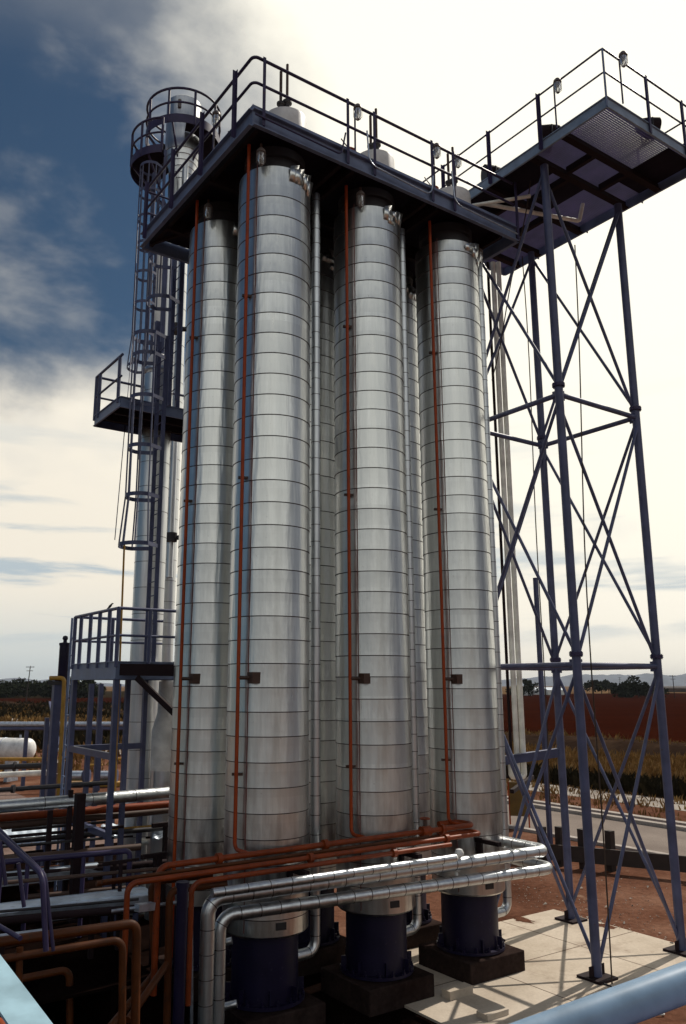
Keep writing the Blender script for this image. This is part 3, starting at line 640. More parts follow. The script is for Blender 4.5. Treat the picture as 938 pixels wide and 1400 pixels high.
# round platform
rp_=thing('round_platform','round railed platform circling the flared top of the tallest left column','platform',(c2.x,c2.y,22.75))
m=MB(); m.lathe(c2,[(.62,22.71),(1.22,22.71),(1.22,22.75),(.62,22.75),(.62,22.71)],40,smooth=False,a0=R(-75),a1=R(170)); m.build('deck',M['deck'],rp_)
m=MB(); m.lathe(c2,[(1.22,22.57),(1.235,22.57),(1.235,22.88),(1.22,22.88),(1.22,22.57)],40,smooth=False); m.build('toe_ring',M['rail'],rp_)
def circ(c,r,z,n=40,a0=0,a1=2*math.pi): return [c+Vector((r*math.cos(a0+(a1-a0)*k/n),r*math.sin(a0+(a1-a0)*k/n),z)) for k in range(n if abs(a1-a0-2*math.pi)<1e-6 else n+1)]
MB().tube(circ(c2,1.22,23.83),.040,8,closed=True).build('top_rail',M['rail'],rp_); MB().tube(circ(c2,1.22,23.31),.034,8,closed=True).build('mid_rail',M['rail'],rp_)
for k in range(9):
    q=c2+Vector((1.22*math.cos(k*.698+.3),1.22*math.sin(k*.698+.3),0)); tubepart(rp_,'post',M['rail'],[q+Vector((0,0,22.60)),q+Vector((0,0,23.83))],.042,8)
for k in range(6):
    t0=k*math.pi/3+.4; q=Vector((math.cos(t0),math.sin(t0),0)); m=MB(); m.bar(c2+q*.33+Vector((0,0,21.65)),c2+q*1.15+Vector((0,0,22.65)),.05,.07); m.build('bracket',M['rail'],rp_)
# half platform
ch=atD(232,215,23.6); ch.z=0; hz=21.35; hp_=thing('half_platform','half-round platform with rail just below the round platform, at the ladder head','platform',(ch.x,ch.y,hz))
A_,B_=R(130),R(270)
m=MB(); n=m.add([ch+Vector((0,0,hz))]+[v+Vector((0,0,hz)) for v in circ(ch,1.22,0,20,A_,B_)]); 
for k in range(20): m.face((n,n+1+k,n+2+k))
n=m.add([ch+Vector((0,0,hz-.03))]+[v+Vector((0,0,hz-.03)) for v in circ(ch,1.22,0,20,A_,B_)])
for k in range(20): m.face((n,n+2+k,n+1+k))
m.build('deck',M['deck'],hp_)
m=MB(); m.lathe(ch,[(1.22,hz-.16),(1.235,hz-.16),(1.235,hz+.12),(1.22,hz+.12),(1.22,hz-.16)],20,smooth=False,a0=A_,a1=B_); m.build('toe_ring',M['rail'],hp_)
MB().tube(circ(ch,1.22,hz+1.07,20,A_,B_),.038,8).build('top_rail',M['rail'],hp_); MB().tube(circ(ch,1.22,hz+.55,20,A_,B_),.032,8).build('mid_rail',M['rail'],hp_)
for k in range(5):
    q=ch+Vector((1.22*math.cos(A_+(B_-A_)*k/4),1.22*math.sin(A_+(B_-A_)*k/4),0)); tubepart(hp_,'post',M['rail'],[q+Vector((0,0,hz-.1)),q+Vector((0,0,hz+1.07))],.04,8)
for k in range(3):
    t0=A_+(B_-A_)*(k+.5)/3; q=Vector((math.cos(t0),math.sin(t0),0)); m=MB(); m.bar(ch+Vector((0,0,hz-1.3))+q*.1,ch+q*1.15+Vector((0,0,hz-.1)),.05,.06); m.build('bracket',M['rail'],hp_)
# pipes along the tall column
for px,py,D,r,z0,z1,mt,lb in((236,240,23.7,.13,11.5,21.9,'clad_far','silver pipe running up the near side of the tallest column'),(253,240,23.6,.10,8,21.6,'clad_far','thinner silver pipe up the tallest column, right of the other'),
     (218,420,22.2,.14,12.0,17.8,'white','short bright white pipe among the ladders at mid height')):
    p=atD(px,py,D); pipe('column_pipe',lb,[Vector((p.x,p.y,z0)),Vector((p.x,p.y,z1))],r,mt,group='pipes up the left columns')
for px,D,lb in((222,19.6,'blue post standing left of the tall silver column'),(233,18.9,'blue post in front of the tall silver column'),(246,19.4,'blue post between the tall silver column and the back left column')):
    p=atD(px,450,D); m=MB(); m.bar(Vector((p.x,p.y,11.2)),Vector((p.x,p.y,16.4)),.10,.10,up=V); tag(m.build('steel_post',M['blue']),lb,'post','blue steel posts at the left')
for px,py,D,lb in((249,735,23.5,'dark valve actuator on the tall column, beside the back column at mid height'),(256,450,21.6,'dark valve actuator left of the back column top')):
    p=atD(px-5,py,D); t=thing('valve_actuator',lb,'valve',tuple(p),'dark valve actuators')
    MB().tube([p-Vector((.25,0,0)),p+Vector((.15,0,0))],.07,10).build('stem',M['black'],t); MB().box(p+Vector((.2,0,.05)),(.16,.3,.5)).build('body',M['black'],t); MB().tube([p+Vector((-.2,0,-.12)),p+Vector((-.2,0,.14))],.16,12).build('flange',M['black'],t)
for px,py,D,w,z0,z1,lb in((213,500,18.4,.11,11.2,13.6,'short blue post on the middle left platform, just left of the ladder head'),(199,480,22.6,.09,11.3,20.6,'slim blue post beside the tall caged ladder')):
    p=atD(px,py,D); m=MB(); m.bar(Vector((p.x,p.y,z0)),Vector((p.x,p.y,z1)),w,w,up=V); tag(m.build('steel_post',M['blue']),lb,'post','blue steel posts at the left')
# cone-topped vessel behind lower platform
cv=atD(227,1000,19.0); cv.z=0; t=thing('cone_vessel','pale vessel with a cone top and jacketed neck behind the back left column','vessel',tuple(cv))
MB().lathe(cv,[(.31,0),(.31,3.05),(.30,3.06)],32).build('lower_shell',M['clad_far'],t)
MB().lathe(cv,[(.315,3.05),(.315,3.9),(.21,4.3),(.20,5.0)],32).build('cone_shell',M['white'],t)
MB().tube(fillet([cv+Vector((0,0,5.0)),cv+Vector((0,0,5.32)),cv+Vector((.9,.4,5.32))],.15),.14,14).build('neck_pipe',M['ins'],t)
# yellow drop line
p=atD(240,880,17.9); 
pipe('yellow_pipe','long thin yellow pipe dropping past the lower left platform',[atD(170,745,17.4),atD(157,1085,17.4)],.022,'yellow',group='yellow pipes at the left')
pipe('guy_wire','thin wire slanting down from the ladder cages at the left',[atD(193,215,23.4),atD(181,470,20.5),atD(157,738,17.2)],.010,'rail',rad=.01,cat='wire')
# ------------------------------------------------------------------ pipe rack at lower left
def wp(px,py,z): return atz(px,py,z)
LG='silver pipes of the left rack'
ins_pipe('jacketed_rack_pipe','thick silver pipe along the top of the left rack, bright at its right end',[wp(-600,1149,2.75),wp(120,1093.5,2.75),wp(262,1081,2.75)],.115,.5,.9,LG)
pipe('rack_pipe','orange pipe just under the thick silver rack pipe',[wp(-600,1167,2.45),wp(262,1097,2.45)],.075,'orange',group='thin rack pipes at the left')
pipe('rack_pipe','brown pipe low in the left rack below the orange one',[wp(-600,1186,2.3),wp(262,1105,2.3)],.07,'brown',group='thin rack pipes at the left')
pipe('rack_pipe','thin pale pipe between the rack posts',[wp(70,1126,2.1),wp(262,1106,2.1)],.026,'galv',group='thin rack pipes at the left')
pipe('yellow_pipe','thin yellow pipe crossing the left rack above the corrugated sheets',[wp(120,1137,1.9),wp(262,1125,1.9)],.028,'yellow',group='yellow pipes at the left')
pipe('rack_pipe','pale pipe low behind the back left column',[wp(185,1154,1.5),wp(262,1146,1.5)],.045,'white_pipe',group='thin rack pipes at the left')
pipe('rack_pipe','dark pipe over the tray covers',[wp(-100,1160,1.9),wp(250,1130,1.9)],.05,'black',group='thin rack pipes at the left')
# corrugated sheet roofs
def corr(label,px0,px1,py0,py1,z):
    p=[wp(px0,py1,z),wp(px1,py1-(px1-px0)*.08,z),wp(px1,py0-(px1-px0)*.08,z),wp(px0,py0,z)]
    n=int((p[1]-p[0]).length/.045); mb=MB(); ids=[]
    for i in range(n+1):
        t=i/n; a=p[0].lerp(p[1],t); b=p[3].lerp(p[2],t); h=Vector((0,0,.022*math.sin(i*math.pi/2)))
        ids.append(mb.add([a+h,b+h]))
    for i in range(n): mb.face((ids[i],ids[i+1],ids[i+1]+1,ids[i]+1),0,True)
    o=mb.build('corrugated_sheet',M['tray']); s=o.modifiers.new('t','SOLIDIFY'); s.thickness=.003
    return tag(o,label,'roof sheet','corrugated sheets in the rack')
corr('corrugated metal sheet lying low at the left of the rack',-40,78,1134,1160,1.75)
corr('small corrugated metal sheet behind the rack posts',138,166,1128,1146,1.75)
corr('corrugated metal sheet at the right end by the back column',208,250,1137,1147,1.75)
rnd=random.Random(11)
for k in range(22):
    z=rnd.uniform(.9,2.5); y0=rnd.uniform(1120,1262); r=rnd.choice((.02,.03,.045,.06)); x0=rnd.uniform(-90,60); x1=rnd.uniform(150,250)
    pipe('rack_pipe','dark thin pipe among the crowded pipes of the shaded left rack',[wp(x0,y0-x0*.09,z),wp(x1,y0-x1*.09,z)],r,rnd.choice(('brown','rust','ochre','black')),group='dark pipes crowded in the left rack')
for k in range(11):
    z=rnd.uniform(1.3,2.6); p=wp(rnd.uniform(8,236),rnd.uniform(1125,1215),z); w=rnd.choice((.05,.07,.10)); m=MB(); m.bar(Vector((p.x,p.y,0)),p,w,w,up=V); m.bar(p-U*.3,p+U*.3,w*.8,w*.8)
    tag(m.build('rack_support',M['rust']),'dark tee support among the crowded pipes of the shaded left rack','support','dark tee supports in the left rack')
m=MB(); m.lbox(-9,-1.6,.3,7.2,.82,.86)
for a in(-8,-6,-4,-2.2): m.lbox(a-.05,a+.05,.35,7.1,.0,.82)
tag(m.build('rack_shade_sheet',M['shade_dark']),'added near-black sheet standing in for shade low in the left rack','floor')  # added sheet, its near-black colour stands in for shade under the trays
def tray(label,p,q,w,z):
    p=Vector(p);q=Vector(q);d=(q-p).normalized();x=d.cross(Vector((0,0,1))).normalized(); t=thing('cable_tray',label,'cable tray',tuple(p),'cable trays with flat covers')
    m=MB()
    for k in(-1,0,1): m.bar(p+x*(k*w/3)+Vector((0,0,.012*(1-abs(k)))),q+x*(k*w/3)+Vector((0,0,.012*(1-abs(k)))),w/3-.004,.02)
    m.build('cover',M['tray'],t)
    m=MB()
    for s in(-1,1): m.bar(p+x*(s*w/2)-Vector((0,0,.05)),q+x*(s*w/2)-Vector((0,0,.05)),.012,.14)
    m.build('side_rail',M['galv'],t); 
    n=int((q-p).length/1.6)+1
    for k in range(n):
        c=p.lerp(q,(k+.3)/n); m=MB(); m.bar(Vector((c.x,c.y,0)),Vector((c.x,c.y,c.z-.1)),.07,.07,up=V); m.build('support',M['rust'],t)
    return t
tray('near wide cable tray with pale flat cover at the lower left',wp(-500,1305,1.7),wp(206,1219,1.7),.62,1.7)
tray('farther cable tray with pale flat cover, behind the near one',wp(-500,1251,1.62),wp(138,1184,1.62),.5,1.62)
# rack posts and rail
for px,py0,py1,D,lb,w in((69,1108,1330,15.6,'dark rack post left of the tray ends',.08),(110,1085,1200,15.4,'thick dark rack post carrying the pipes',.16),(97,1080,1240,16.2,'slim dark rack post beside the thick one',.08)):
    p=atD(px,py0,D); m=MB(); m.bar(Vector((p.x,p.y,0)),p,w,w,up=V); tag(m.build('rack_post',M['rust']),lb,'post','posts of the left pipe rack')
rl=thing('guard_rail','low purple guard rail in front of the cable trays','railing',tuple(wp(-60,1184,1.95)))
p,q=atD(-80,1186,13.6),atD(178,1163,14.6); tubepart(rl,'top_rail',M['rail'],fillet([p,q,Vector((q.x,q.y,1.0))],.08),.045)
for t_ in(.30,.44,.74): c=p.lerp(q,t_); tubepart(rl,'post',M['rail'],[c,Vector((c.x,c.y,.9))],.035)
nr=thing('stair_rail','purple tubular stair rail bending down at the lower left','railing',tuple(atD(62,1255,8)))
for dx,D in((0,8.0),(10,8.6)):
    tubepart(nr,'rail',M['rail'],fillet([atD(-40+dx,1105,D+1.5),atD(58+dx*.4,1196,D),atD(63+dx,1300,D)],.12),.026 if dx==0 else .018)
tubepart(nr,'rail',M['rail'],[atD(-20,1255,8.4),atD(28,1283,7.9)],.022)
for px,py in((25,1180),(0,1150)): tubepart(nr,'post',M['rail'],[atD(px,py,8.6),atD(px+8,py+60,8.6)],.02)
# conduit with box
cg=thing('conduit_run','grey conduit with an inline junction box, in front of the near tray','conduit',tuple(atD(70,1256,10.8)))
tubepart(cg,'tube',M['galv'],fillet([atD(70,1257,10.6),atD(262,1231,11.9),atD(262,1420,11.9)],.08),.022); p,q=atD(187,1241.5,11.3),atD(209,1238.5,11.5); MB().bar(p,q,.10,.09).build('junction_box',M['galv'],cg)
pipe('conduit_run','short pale conduit at the lower left edge',[atD(-40,1285,9.4),atD(58,1272,9.9)],.02,'galv',cat='conduit')
# ochre pipes in the pit
PG='ochre pipes in the dark pit at lower left'
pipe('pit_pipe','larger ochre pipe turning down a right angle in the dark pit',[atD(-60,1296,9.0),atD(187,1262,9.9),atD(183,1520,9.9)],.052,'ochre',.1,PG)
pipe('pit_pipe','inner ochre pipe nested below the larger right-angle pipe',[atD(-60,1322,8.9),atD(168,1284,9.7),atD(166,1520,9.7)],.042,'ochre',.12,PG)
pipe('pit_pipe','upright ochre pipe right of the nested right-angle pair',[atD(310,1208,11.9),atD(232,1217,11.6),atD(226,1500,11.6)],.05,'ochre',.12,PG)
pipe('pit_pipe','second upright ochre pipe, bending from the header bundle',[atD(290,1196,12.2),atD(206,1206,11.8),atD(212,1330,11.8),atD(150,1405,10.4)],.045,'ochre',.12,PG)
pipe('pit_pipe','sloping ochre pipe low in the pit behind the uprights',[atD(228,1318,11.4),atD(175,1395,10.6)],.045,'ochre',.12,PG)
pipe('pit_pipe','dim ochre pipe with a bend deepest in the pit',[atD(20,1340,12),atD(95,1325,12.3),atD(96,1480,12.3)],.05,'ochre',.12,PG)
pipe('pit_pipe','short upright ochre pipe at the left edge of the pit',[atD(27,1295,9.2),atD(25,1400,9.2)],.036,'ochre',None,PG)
m=MB(); p=atD(250,1206,11.0); m.tube([Vector((p.x,p.y,0)),p],.072,16); m.tube([p-Vector((0,0,.06)),p+Vector((0,0,.005))],.085,16); tag(m.build('support_post',M['skirt']),'purple blue round post left of the silver pipe bends','post')
for px,py,D,lb in((185,1240+145,11.0,''),):
    pass
for k,(px,py,D,lb) in enumerate(((310,1376,12.2,'lower jacketed stub beside the vertical silver pipes'),(303,1290,12.4,'upper jacketed stub beside the vertical silver pipes'))):
    ins_pipe('jacketed_stub',lb,[atD(px-14,py+3,D),atD(px+14,py-4,D)],.05,.05,.2,'stubs at the silver bends')
# bits on dark ground
p=wp(75,1385,.0); m=MB()
for k in range(3): m.box(p+U*(k*.16)+Vector((0,0,.35)),(.12,.38,.02),U,V)
tag(m.build('slotted_cover',M['white_pipe']),'small pale slotted cover at the bottom of the pit','cover')
# plate at mid between columns
m=MB(); m.lbox(2.85,3.35,-.95,-.75,.031,.16); tag(m.build('foundation_block',M['pad']),'small concrete block in the shade before the right column','block')
m=MB(); m.lbox(2.75,3.2,-1.85,-1.62,.031,.11); tag(m.build('foundation_block',M['pad']),'low concrete block at the shadow edge of the pad','block')

# ------------------------------------------------------------------ right hand: behind the columns
WG='white pipes hanging behind the right column'
for px,lb,r,mt in((683,'slim rusty pipe next to the right column edge',.035,'rust'),(690.5,'left white pipe with a hooked foot right of the columns',.062,'white_pipe'),(698.5,'right white pipe with a hooked foot right of the columns',.062,'white_pipe')):
    p=atD(px,700,18.6); x,y=p.x,p.y
    pipe('hanging_pipe',lb,[Vector((x,y,15.3)),Vector((x,y,2.95)),Vector((x-.16,y-.05,2.95)),Vector((x-.16,y-.05,3.3))],r,mt,.07,WG)
m=MB(); p,q=atD(684,1041,18.4),atD(768,1029,18.7); m.bar(p,q,.12,.16); m.bar(p+Vector((0,0,.095)),q+Vector((0,0,.095)),.16,.02); tag(m.build('support_beam',M['blue']),'short blue support beam from the tower back leg toward the columns','beam')
m=MB(); p=atD(732,790,25); m.bar(Vector((p.x,p.y,0)),p,.11,.11,up=V); tag(m.build('lone_post',M['blue']),'lone blue post standing behind the tower, taller than the guard posts','post')
pb=atz(711,1131,0); t=thing('panel_board','olive brown panel board on thin legs beside the road','board',tuple(pb))
ex=(U*.6-V*.8).normalized(); ey=Vector((-ex.y,ex.x,0))
MB().box(pb+Vector((0,0,.95)),(.62,.06,1.15),ex,ey).build('panel',M['olive'],t)
for s in(-1,1): MB().box(pb+ex*(s*.33)+Vector((0,0,.75)),(.05,.05,1.55),ex,ey).build('leg',M['riser'],t)
m=MB(); m.bar(atD(700,1082,22),atD(728,1062,24),.10,.10); tag(m.build('leaning_beam',M['rust']),'dark slanting beam above the olive panel','beam')
# timber guard posts + dark rail
gr=thing('guard_fence','dark plank barrier between timber posts beside the road','fence',tuple(L(14.6,3,0)))
gp=[]
for px,py in((743,1183),(767,1183),(799,1187),(836,1190)):
    p=atz(px,py,0); gp.append(p)
m=MB(); d=(gp[-1]-gp[1]).normalized(); m.bar(gp[0]-d*3+Vector((0,0,.38))-U*.12,gp[-1]+d*9+Vector((0,0,.38))-U*.12,.07,.40); m.build('plank',M['wood'],gr)
for k,p in enumerate(gp+[gp[-1]+d*2.2,gp[-1]+d*4.4,gp[-1]+d*6.6,gp[0]-d*1.5,gp[0]-d*3]):
    m=MB(); m.bar(p-Vector((0,0,.05)),p+Vector((.02*(k%2),0,1.02 if k<5 else .9)),.19,.19,up=V); m.build('post',M['wood'],gr)
def spill(a,b,r,seed):
    rnd=random.Random(seed); n=40; mb=MB(); c=L(a,b,.0345); ids=mb.add([c]+[L(a+r*math.cos(k*2*math.pi/n)*(.7+.6*mnoise.noise(Vector((math.cos(k*2*math.pi/n)*1.7,math.sin(k*2*math.pi/n)*1.7,seed)))),b+r*1.5*math.sin(k*2*math.pi/n)*(.7+.6*mnoise.noise(Vector((math.cos(k*2*math.pi/n)*2,math.sin(k*2*math.pi/n)*2,seed+9)))),.0345) for k in range(n)])
    for k in range(n): mb.face((0,1+k,1+(k+1)%n))
    tag(mb.build('soil_patch',M['dirt']),None,None,None,'structure')
for k,(a,b,r) in enumerate(((8.25,-2.0,.32),(7.3,1.5,.22),(4.3,-2.8,.28),(8.35,.2,.18))): spill(a,b,r,k)
# scattered stones + litter on the dirt: uncountable
mb=MB(); rnd=random.Random(3)
for k in range(2600):
    a=8.35+abs(rnd.gauss(0,2.6)); b=rnd.uniform(-9,6); s=abs(rnd.gauss(0,.016))+.006; p=L(a,b,s*.3+(.03 if a<8.5 and -2.95<b<1.7 else -.012))
    n=mb.add([p+Vector((rnd.uniform(-s,s),rnd.uniform(-s,s),rnd.uniform(0,s))) for _ in range(4)]); mb.face((n,n+1,n+2));mb.face((n,n+2,n+3));mb.face((n,n+3,n+1));mb.face((n+1,n+3,n+2))
tag(mb.build('gravel',M['gravel']),None,None,None,'stuff')

# ------------------------------------------------------------------ vegetation
def tufts(name,cnt,area,hmin,hmax,mt,seed,wid=.03,blades=7,spread=.35,kind='stuff'):
    rnd=random.Random(seed); mb=MB()
    for k in range(cnt):
        p=area(rnd); h=rnd.uniform(hmin,hmax)
        for j in range(blades):
            t=rnd.uniform(0,6.28); q=p+Vector((math.cos(t),math.sin(t),0))*rnd.uniform(0,spread); d=Vector((math.cos(t),math.sin(t),0))*rnd.uniform(.05,.6)*h
            w=Vector((-math.sin(t+.7),math.cos(t+.7),0))*wid*(.6+h); hh=h*rnd.uniform(.5,1.1)
            n=mb.add([q-w,q+w,q+d*.5+w*.6+Vector((0,0,hh*.7)),q+d+Vector((0,0,hh))]); mb.face((n,n+1,n+2)); mb.face((n,n+2,n+3))
    return tag(mb.build(name,M[mt]),None,None,None,kind)
tufts('dry_grass',6500,lambda r:L(r.uniform(30.5,43.5),r.uniform(-24,75)),  .25,.75,'drygrass',1,.05,9,.5)
tufts('dark_scrub',2200,lambda r:L(r.uniform(27.4,30.8),r.uniform(-22,60)),.3,.75,'scrub',2,.07,8,.4)
tufts('verge_grass',900,lambda r:L(r.uniform(21.8,27.5),r.uniform(-20,40)),.1,.35,'drygrass',5,.04,6,.3)
tufts('bank_weeds',1500,lambda r:L(r.uniform(49,57.5),r.uniform(-40,110)),.3,.9,'drygrass',4,.09,6,.5)
tufts('dry_plain_grass',3600,lambda r:Vector((r.uniform(-75,-12),r.uniform(48,190),0)),.3,.9,'drygrass',6,.12,7,.8)
tufts('dark_plain_scrub',2400,lambda r:Vector((r.uniform(-90,-10),r.choice((r.uniform(66,90),r.uniform(120,215))),0)),.5,1.5,'scrub',8,.16,8,1.0)
def tree_mesh(seed,h,w):
    rnd=random.Random(seed); tr=MB(); tr.tube([(0,0,-.1),(rnd.uniform(-.1,.1),0,h*.25),(rnd.uniform(-.2,.2),.1,h*.55)],[h*.035,h*.026,h*.012],8)
    for k in range(5):
        t=rnd.uniform(0,6.28); tr.tube([(0,0,h*rnd.uniform(.2,.4)),(math.cos(t)*w*.3,math.sin(t)*w*.3,h*rnd.uniform(.5,.7))],[h*.014,h*.006],6)
    cr=MB(); cl=[Vector((rnd.gauss(0,w*.27),rnd.gauss(0,w*.27),h*(.6+rnd.gauss(0,.15)))) for _ in range(11)]
    for c in cl:
        rr=w*rnd.uniform(.13,.24)
        for k in range(75):
            d=Vector((rnd.gauss(0,1),rnd.gauss(0,1),rnd.gauss(0,.8))).normalized()*rr*rnd.uniform(.5,1.1); p=c+d; s=w*.045*rnd.uniform(.6,1.5)
            e=Vector((rnd.gauss(0,1),rnd.gauss(0,1),rnd.gauss(0,1))).normalized()*s; g=e.cross(Vector((rnd.gauss(0,1),rnd.gauss(0,1),rnd.gauss(0,1)))).normalized()*s
            n=cr.add([p-e,p+g,p+e,p-g]); cr.face((n,n+1,n+2,n+3))
    return tr,cr
protos=[]
def tree(label,loc,seed,h,w,group):
    t=thing('tree',label,'tree',(0,0,0),group); tr,cr=tree_mesh(seed,h,w); tr.build('trunk',M['wood'],t); cr.build('crown',M['leaf'],t); t.location=loc; t['_o']=tuple(loc); return t
TG='dark trees along the right horizon'
spots=[(706,2.2,330,5,7),(722,0,420,8,8),(727.5,0,400,6,6),(811,0,520,8,11),(822,0,500,9,12),(832,0,520,7,9),(845,0,360,5.4,10),(853,0,355,6.2,11),(862,0,350,5.8,10),(872,0,352,6.4,11),(881,0,357,5.0,10)]
first=None
for k,(px,_,D,h,w) in enumerate(spots):
    x=_ray(px,938)[0]*D
    if k<6: lb='dark round tree among farm buildings, %s'%('at the columns edge','second from the columns','beside the white barn','left of the far pole','just behind the tower legs','right in the leafy pair')[k]
    else: lb='dark bushy tree of the low clump between the tower legs at right'
    t=tree(lb,(x,D,0),k+20,h,w,TG if k<6 else 'low dark bushes between the tower legs')
for k in range(26):
    px=random.uniform(-15,160); D=random.uniform(330,430)
    if k==0: tl=tree('low dark tree of the far hedge line at left horizon',(0,0,0),61,6.2,13,'trees of the far left hedge')
    if k==1: tl2=tree('low dark tree of the far hedge line at left horizon',(0,0,0),62,7.2,15,'trees of the far left hedge')
    x=_ray(px,938)[0]*D
    if k<2: (tl if k==0 else tl2).location=(x,D,0)
    else:
        c=copy_thing(tl if k%2 else tl2,(x,D,0),'low dark tree of the far hedge line at left horizon'); s=random.uniform(.55,1.1); c.scale=(s,s,s*random.uniform(.8,1)); c.rotation_euler.z=random.uniform(0,6)
# far farm buildings
def barn(label,px,D,w,d,h,col,roof):
    x=_ray(px,938)[0]*D; t=thing('farm_building',label,'building',(x,D,0),'small pale farm buildings on the right horizon'); c=Vector((x,D,0))
    MB().box(c+Vector((0,0,h/2)),(w,d,h)).build('wall',M[col],t)
    m=MB(); n=m.add([c+Vector((sx*w*.54,sy*d*.54,h)) for sx,sy in((-1,-1),(1,-1),(1,1),(-1,1))]+[c+Vector((-w*.54,0,h*1.45)),c+Vector((w*.54,0,h*1.45))])
    for f in((0,1,5,4),(3,4,5,2),(0,4,3),(1,2,5),(0,3,2,1)): m.face([n+i for i in f])
    m.build('roof',M[roof],t)
    for k in(-1,1): MB().box(c+Vector((k*w*.25,-d*.5-.02,h*.5)),(w*.12,.08,h*.4)).build('window',M['black'],t)
    return t
barn('small white building farthest left on the right horizon',715,430,8,7,2.6,'white','galv')
barn('long pale shed with grey roof on the right horizon',738,470,14,9,2.8,'white','galv')
barn('pale shed right of the long one, by the tower leg',757,460,9,8,2.6,'white_pipe','galv')
barn('low brown building past the far right pole',918,640,26,9,3.0,'brown','rust')
# utility poles
def pole(label,px,D,h,lean=0):
    x=_ray(px,938)[0]*D; t=thing('utility_pole',label,'pole',(x,D,0),'utility poles on the horizon'); c=Vector((x,D,0)); top=c+Vector((lean,0,h))
    MB().tube([c,top],[.19,.13],8).build('shaft',M['wood'],t)
    for k,wd in((.35,2.6),(1.5,2.0)):
        q=c.lerp(top,1-k/h); MB().bar(q-Vector((wd/2,0,0)),q+Vector((wd/2,0,0)),.14,.16).build('crossarm',M['wood'],t)
    m=MB()
    for s in(-1.1,-.5,.5,1.1): q=c.lerp(top,1-.35/h)+Vector((s,0,.2)); m.tube([q-Vector((0,0,.1)),q+Vector((0,0,.1))],.06,6)
    m.build('insulators',M['galv'],t); return t
pole('utility pole with two crossarms on the left horizon',37,260,11.0,.6)
pole('utility pole at the far right of the horizon',921,330,9.0)
pole('faint distant pole between the near and right tower legs',868,520,11)
pole('faint distant pole left of the clump of bushes',848,600,11)

# ------------------------------------------------------------------ left mid distance
c=atD(-15,1023,45); t=thing('storage_tank','white horizontal tank with rounded end at the left edge','tank',(c.x,c.y,0))
ax=Vector((.96,-.28,0)).normalized(); r=.56; pts=[];rs=[]
for k in range(7): q=k/6*math.pi/2; pts.append(-(2.4+.35*math.cos(q))); rs.append(r*max(.05,math.sin(q)))
pts2=[-x for x in pts[::-1]]; rs2=rs[::-1]
MB().tube([c+ax*p for p in pts+pts2],rs+rs2,28).build('shell',M['white'],t)
for s in(-1.5,1.5): MB().box(Vector((c.x,c.y,.55))+ax*s,(.2,.9,1.1),ax,Vector((-ax.y,ax.x,0))).build('saddle',M['galv'],t)
for s in(-.9,1.0):
    m=MB(); m.tube([c+ax*s+(Vector((0,0,1))*math.cos(k*math.pi/8)+Vector((-ax.y,ax.x,0))*math.sin(k*math.pi/8))*(r+.01) for k in range(16)],.02,6,closed=True); m.build('strap',M['galv'],t)
m=MB(); m.tube([c+ax*1.9+Vector((0,0,r-.02)),c+ax*1.9+Vector((0,0,r+.16))],.06,8); m.build('vent',M['galv'],t)
pr=thing('pipe_bridge','long pale blue pipe bridge crossing the yard behind the left towers','pipe bridge',(-12,40,0))
tubepart(pr,'pipe',M['galv'],[atD(-40,990,40),atD(262,990,42)],.12,10)
tubepart(pr,'pipe',M['blue'],[atD(-40,996,40),atD(262,996,42)],.08,10)
for px in(37,138,215,-20): 
    p=atD(px,992,40.6); m=MB(); m.bar(Vector((p.x,p.y,0)),p,.16,.16,up=V); m.build('support',M['blue'],pr)
# purple slim vessel on a post
pv=atD(86,925,22); t=thing('slim_vessel','slim dark purple vessel with a knob top on a tall blue post','vessel',(pv.x,pv.y,0))
MB().lathe(Vector((pv.x,pv.y,0)),[(.10,5.0),(.135,5.08),(.135,5.95),(.15,5.96),(.15,6.02),(.05,6.04),(.05,6.10),(.075,6.13),(.06,6.2),(0,6.22)],18).build('shell',M['skirt'],t)
m=MB(); q=atD(79,925,22); m.bar(Vector((q.x,q.y,0)),Vector((q.x,q.y,5.05)),.2,.2,up=V); m.build('post',M['blue'],t)
MB().box(Vector(((pv.x+q.x)/2,pv.y-.02,4.97)),(.55,.25,.09)).build('bracket',M['black'],t)
YG='yellow pipes at the left'
pipe('yellow_pipe','yellow pipe with a square bend running down the slim vessel post',[atD(68,927,21.8),atD(88,927,21.8),atD(80,1095,21.8)],.055,'yellow',.1,YG)
pipe('yellow_pipe','horizontal yellow pipe in front of the white tank',[atD(-30,1038,34),atD(66,1038,34)],.07,'yellow',None,YG)
pipe('yellow_pipe','short thick ochre pipe beside the yellow bend pipe',[atD(91,1040,21.4),atD(88,1095,21.4)],.08,'ochre',None,YG)
pipe('yard_pipe','dark pipe with couplings across the yard under the tank',[atD(-30,1050,31),atD(72,1046,31)],.10,'black',None,'dark yard pipes',[(atD(20,1048,31),(1,0,0))])
pipe('yard_pipe','dark green pipe with a valve lump crossing low over the sand',[atD(-30,1082,20.5),atD(150,1070,21)],.055,'black',None,'dark yard pipes',[(atD(18,1078.5,20.5),(1,0,0))])
pipe('yard_pipe','pale pipe lying on the yard behind the dark pipes',[atD(-30,1061,36),atD(70,1056,36)],.12,'white_pipe',None,'dark yard pipes')
m=MB()
p=atz(69,1090,0); t=thing('brown_drum_stack','brown ribbed vessel at the foot of the slim vessel post','vessel',tuple(p))
MB().lathe(p,[(.0,0),(.33,0),(.33,.5),(.35,.52),(.33,.54),(.33,1.0),(.35,1.02),(.33,1.04),(.33,1.5),(.2,1.62),(0,1.65)],24).build('shell',M['brown'],t)
MB().tube([p+Vector((0,0,1.6)),p+Vector((0,0,1.95)),p+Vector((.3,0,2.1))],.08,8).build('nozzle',M['galv'],t)
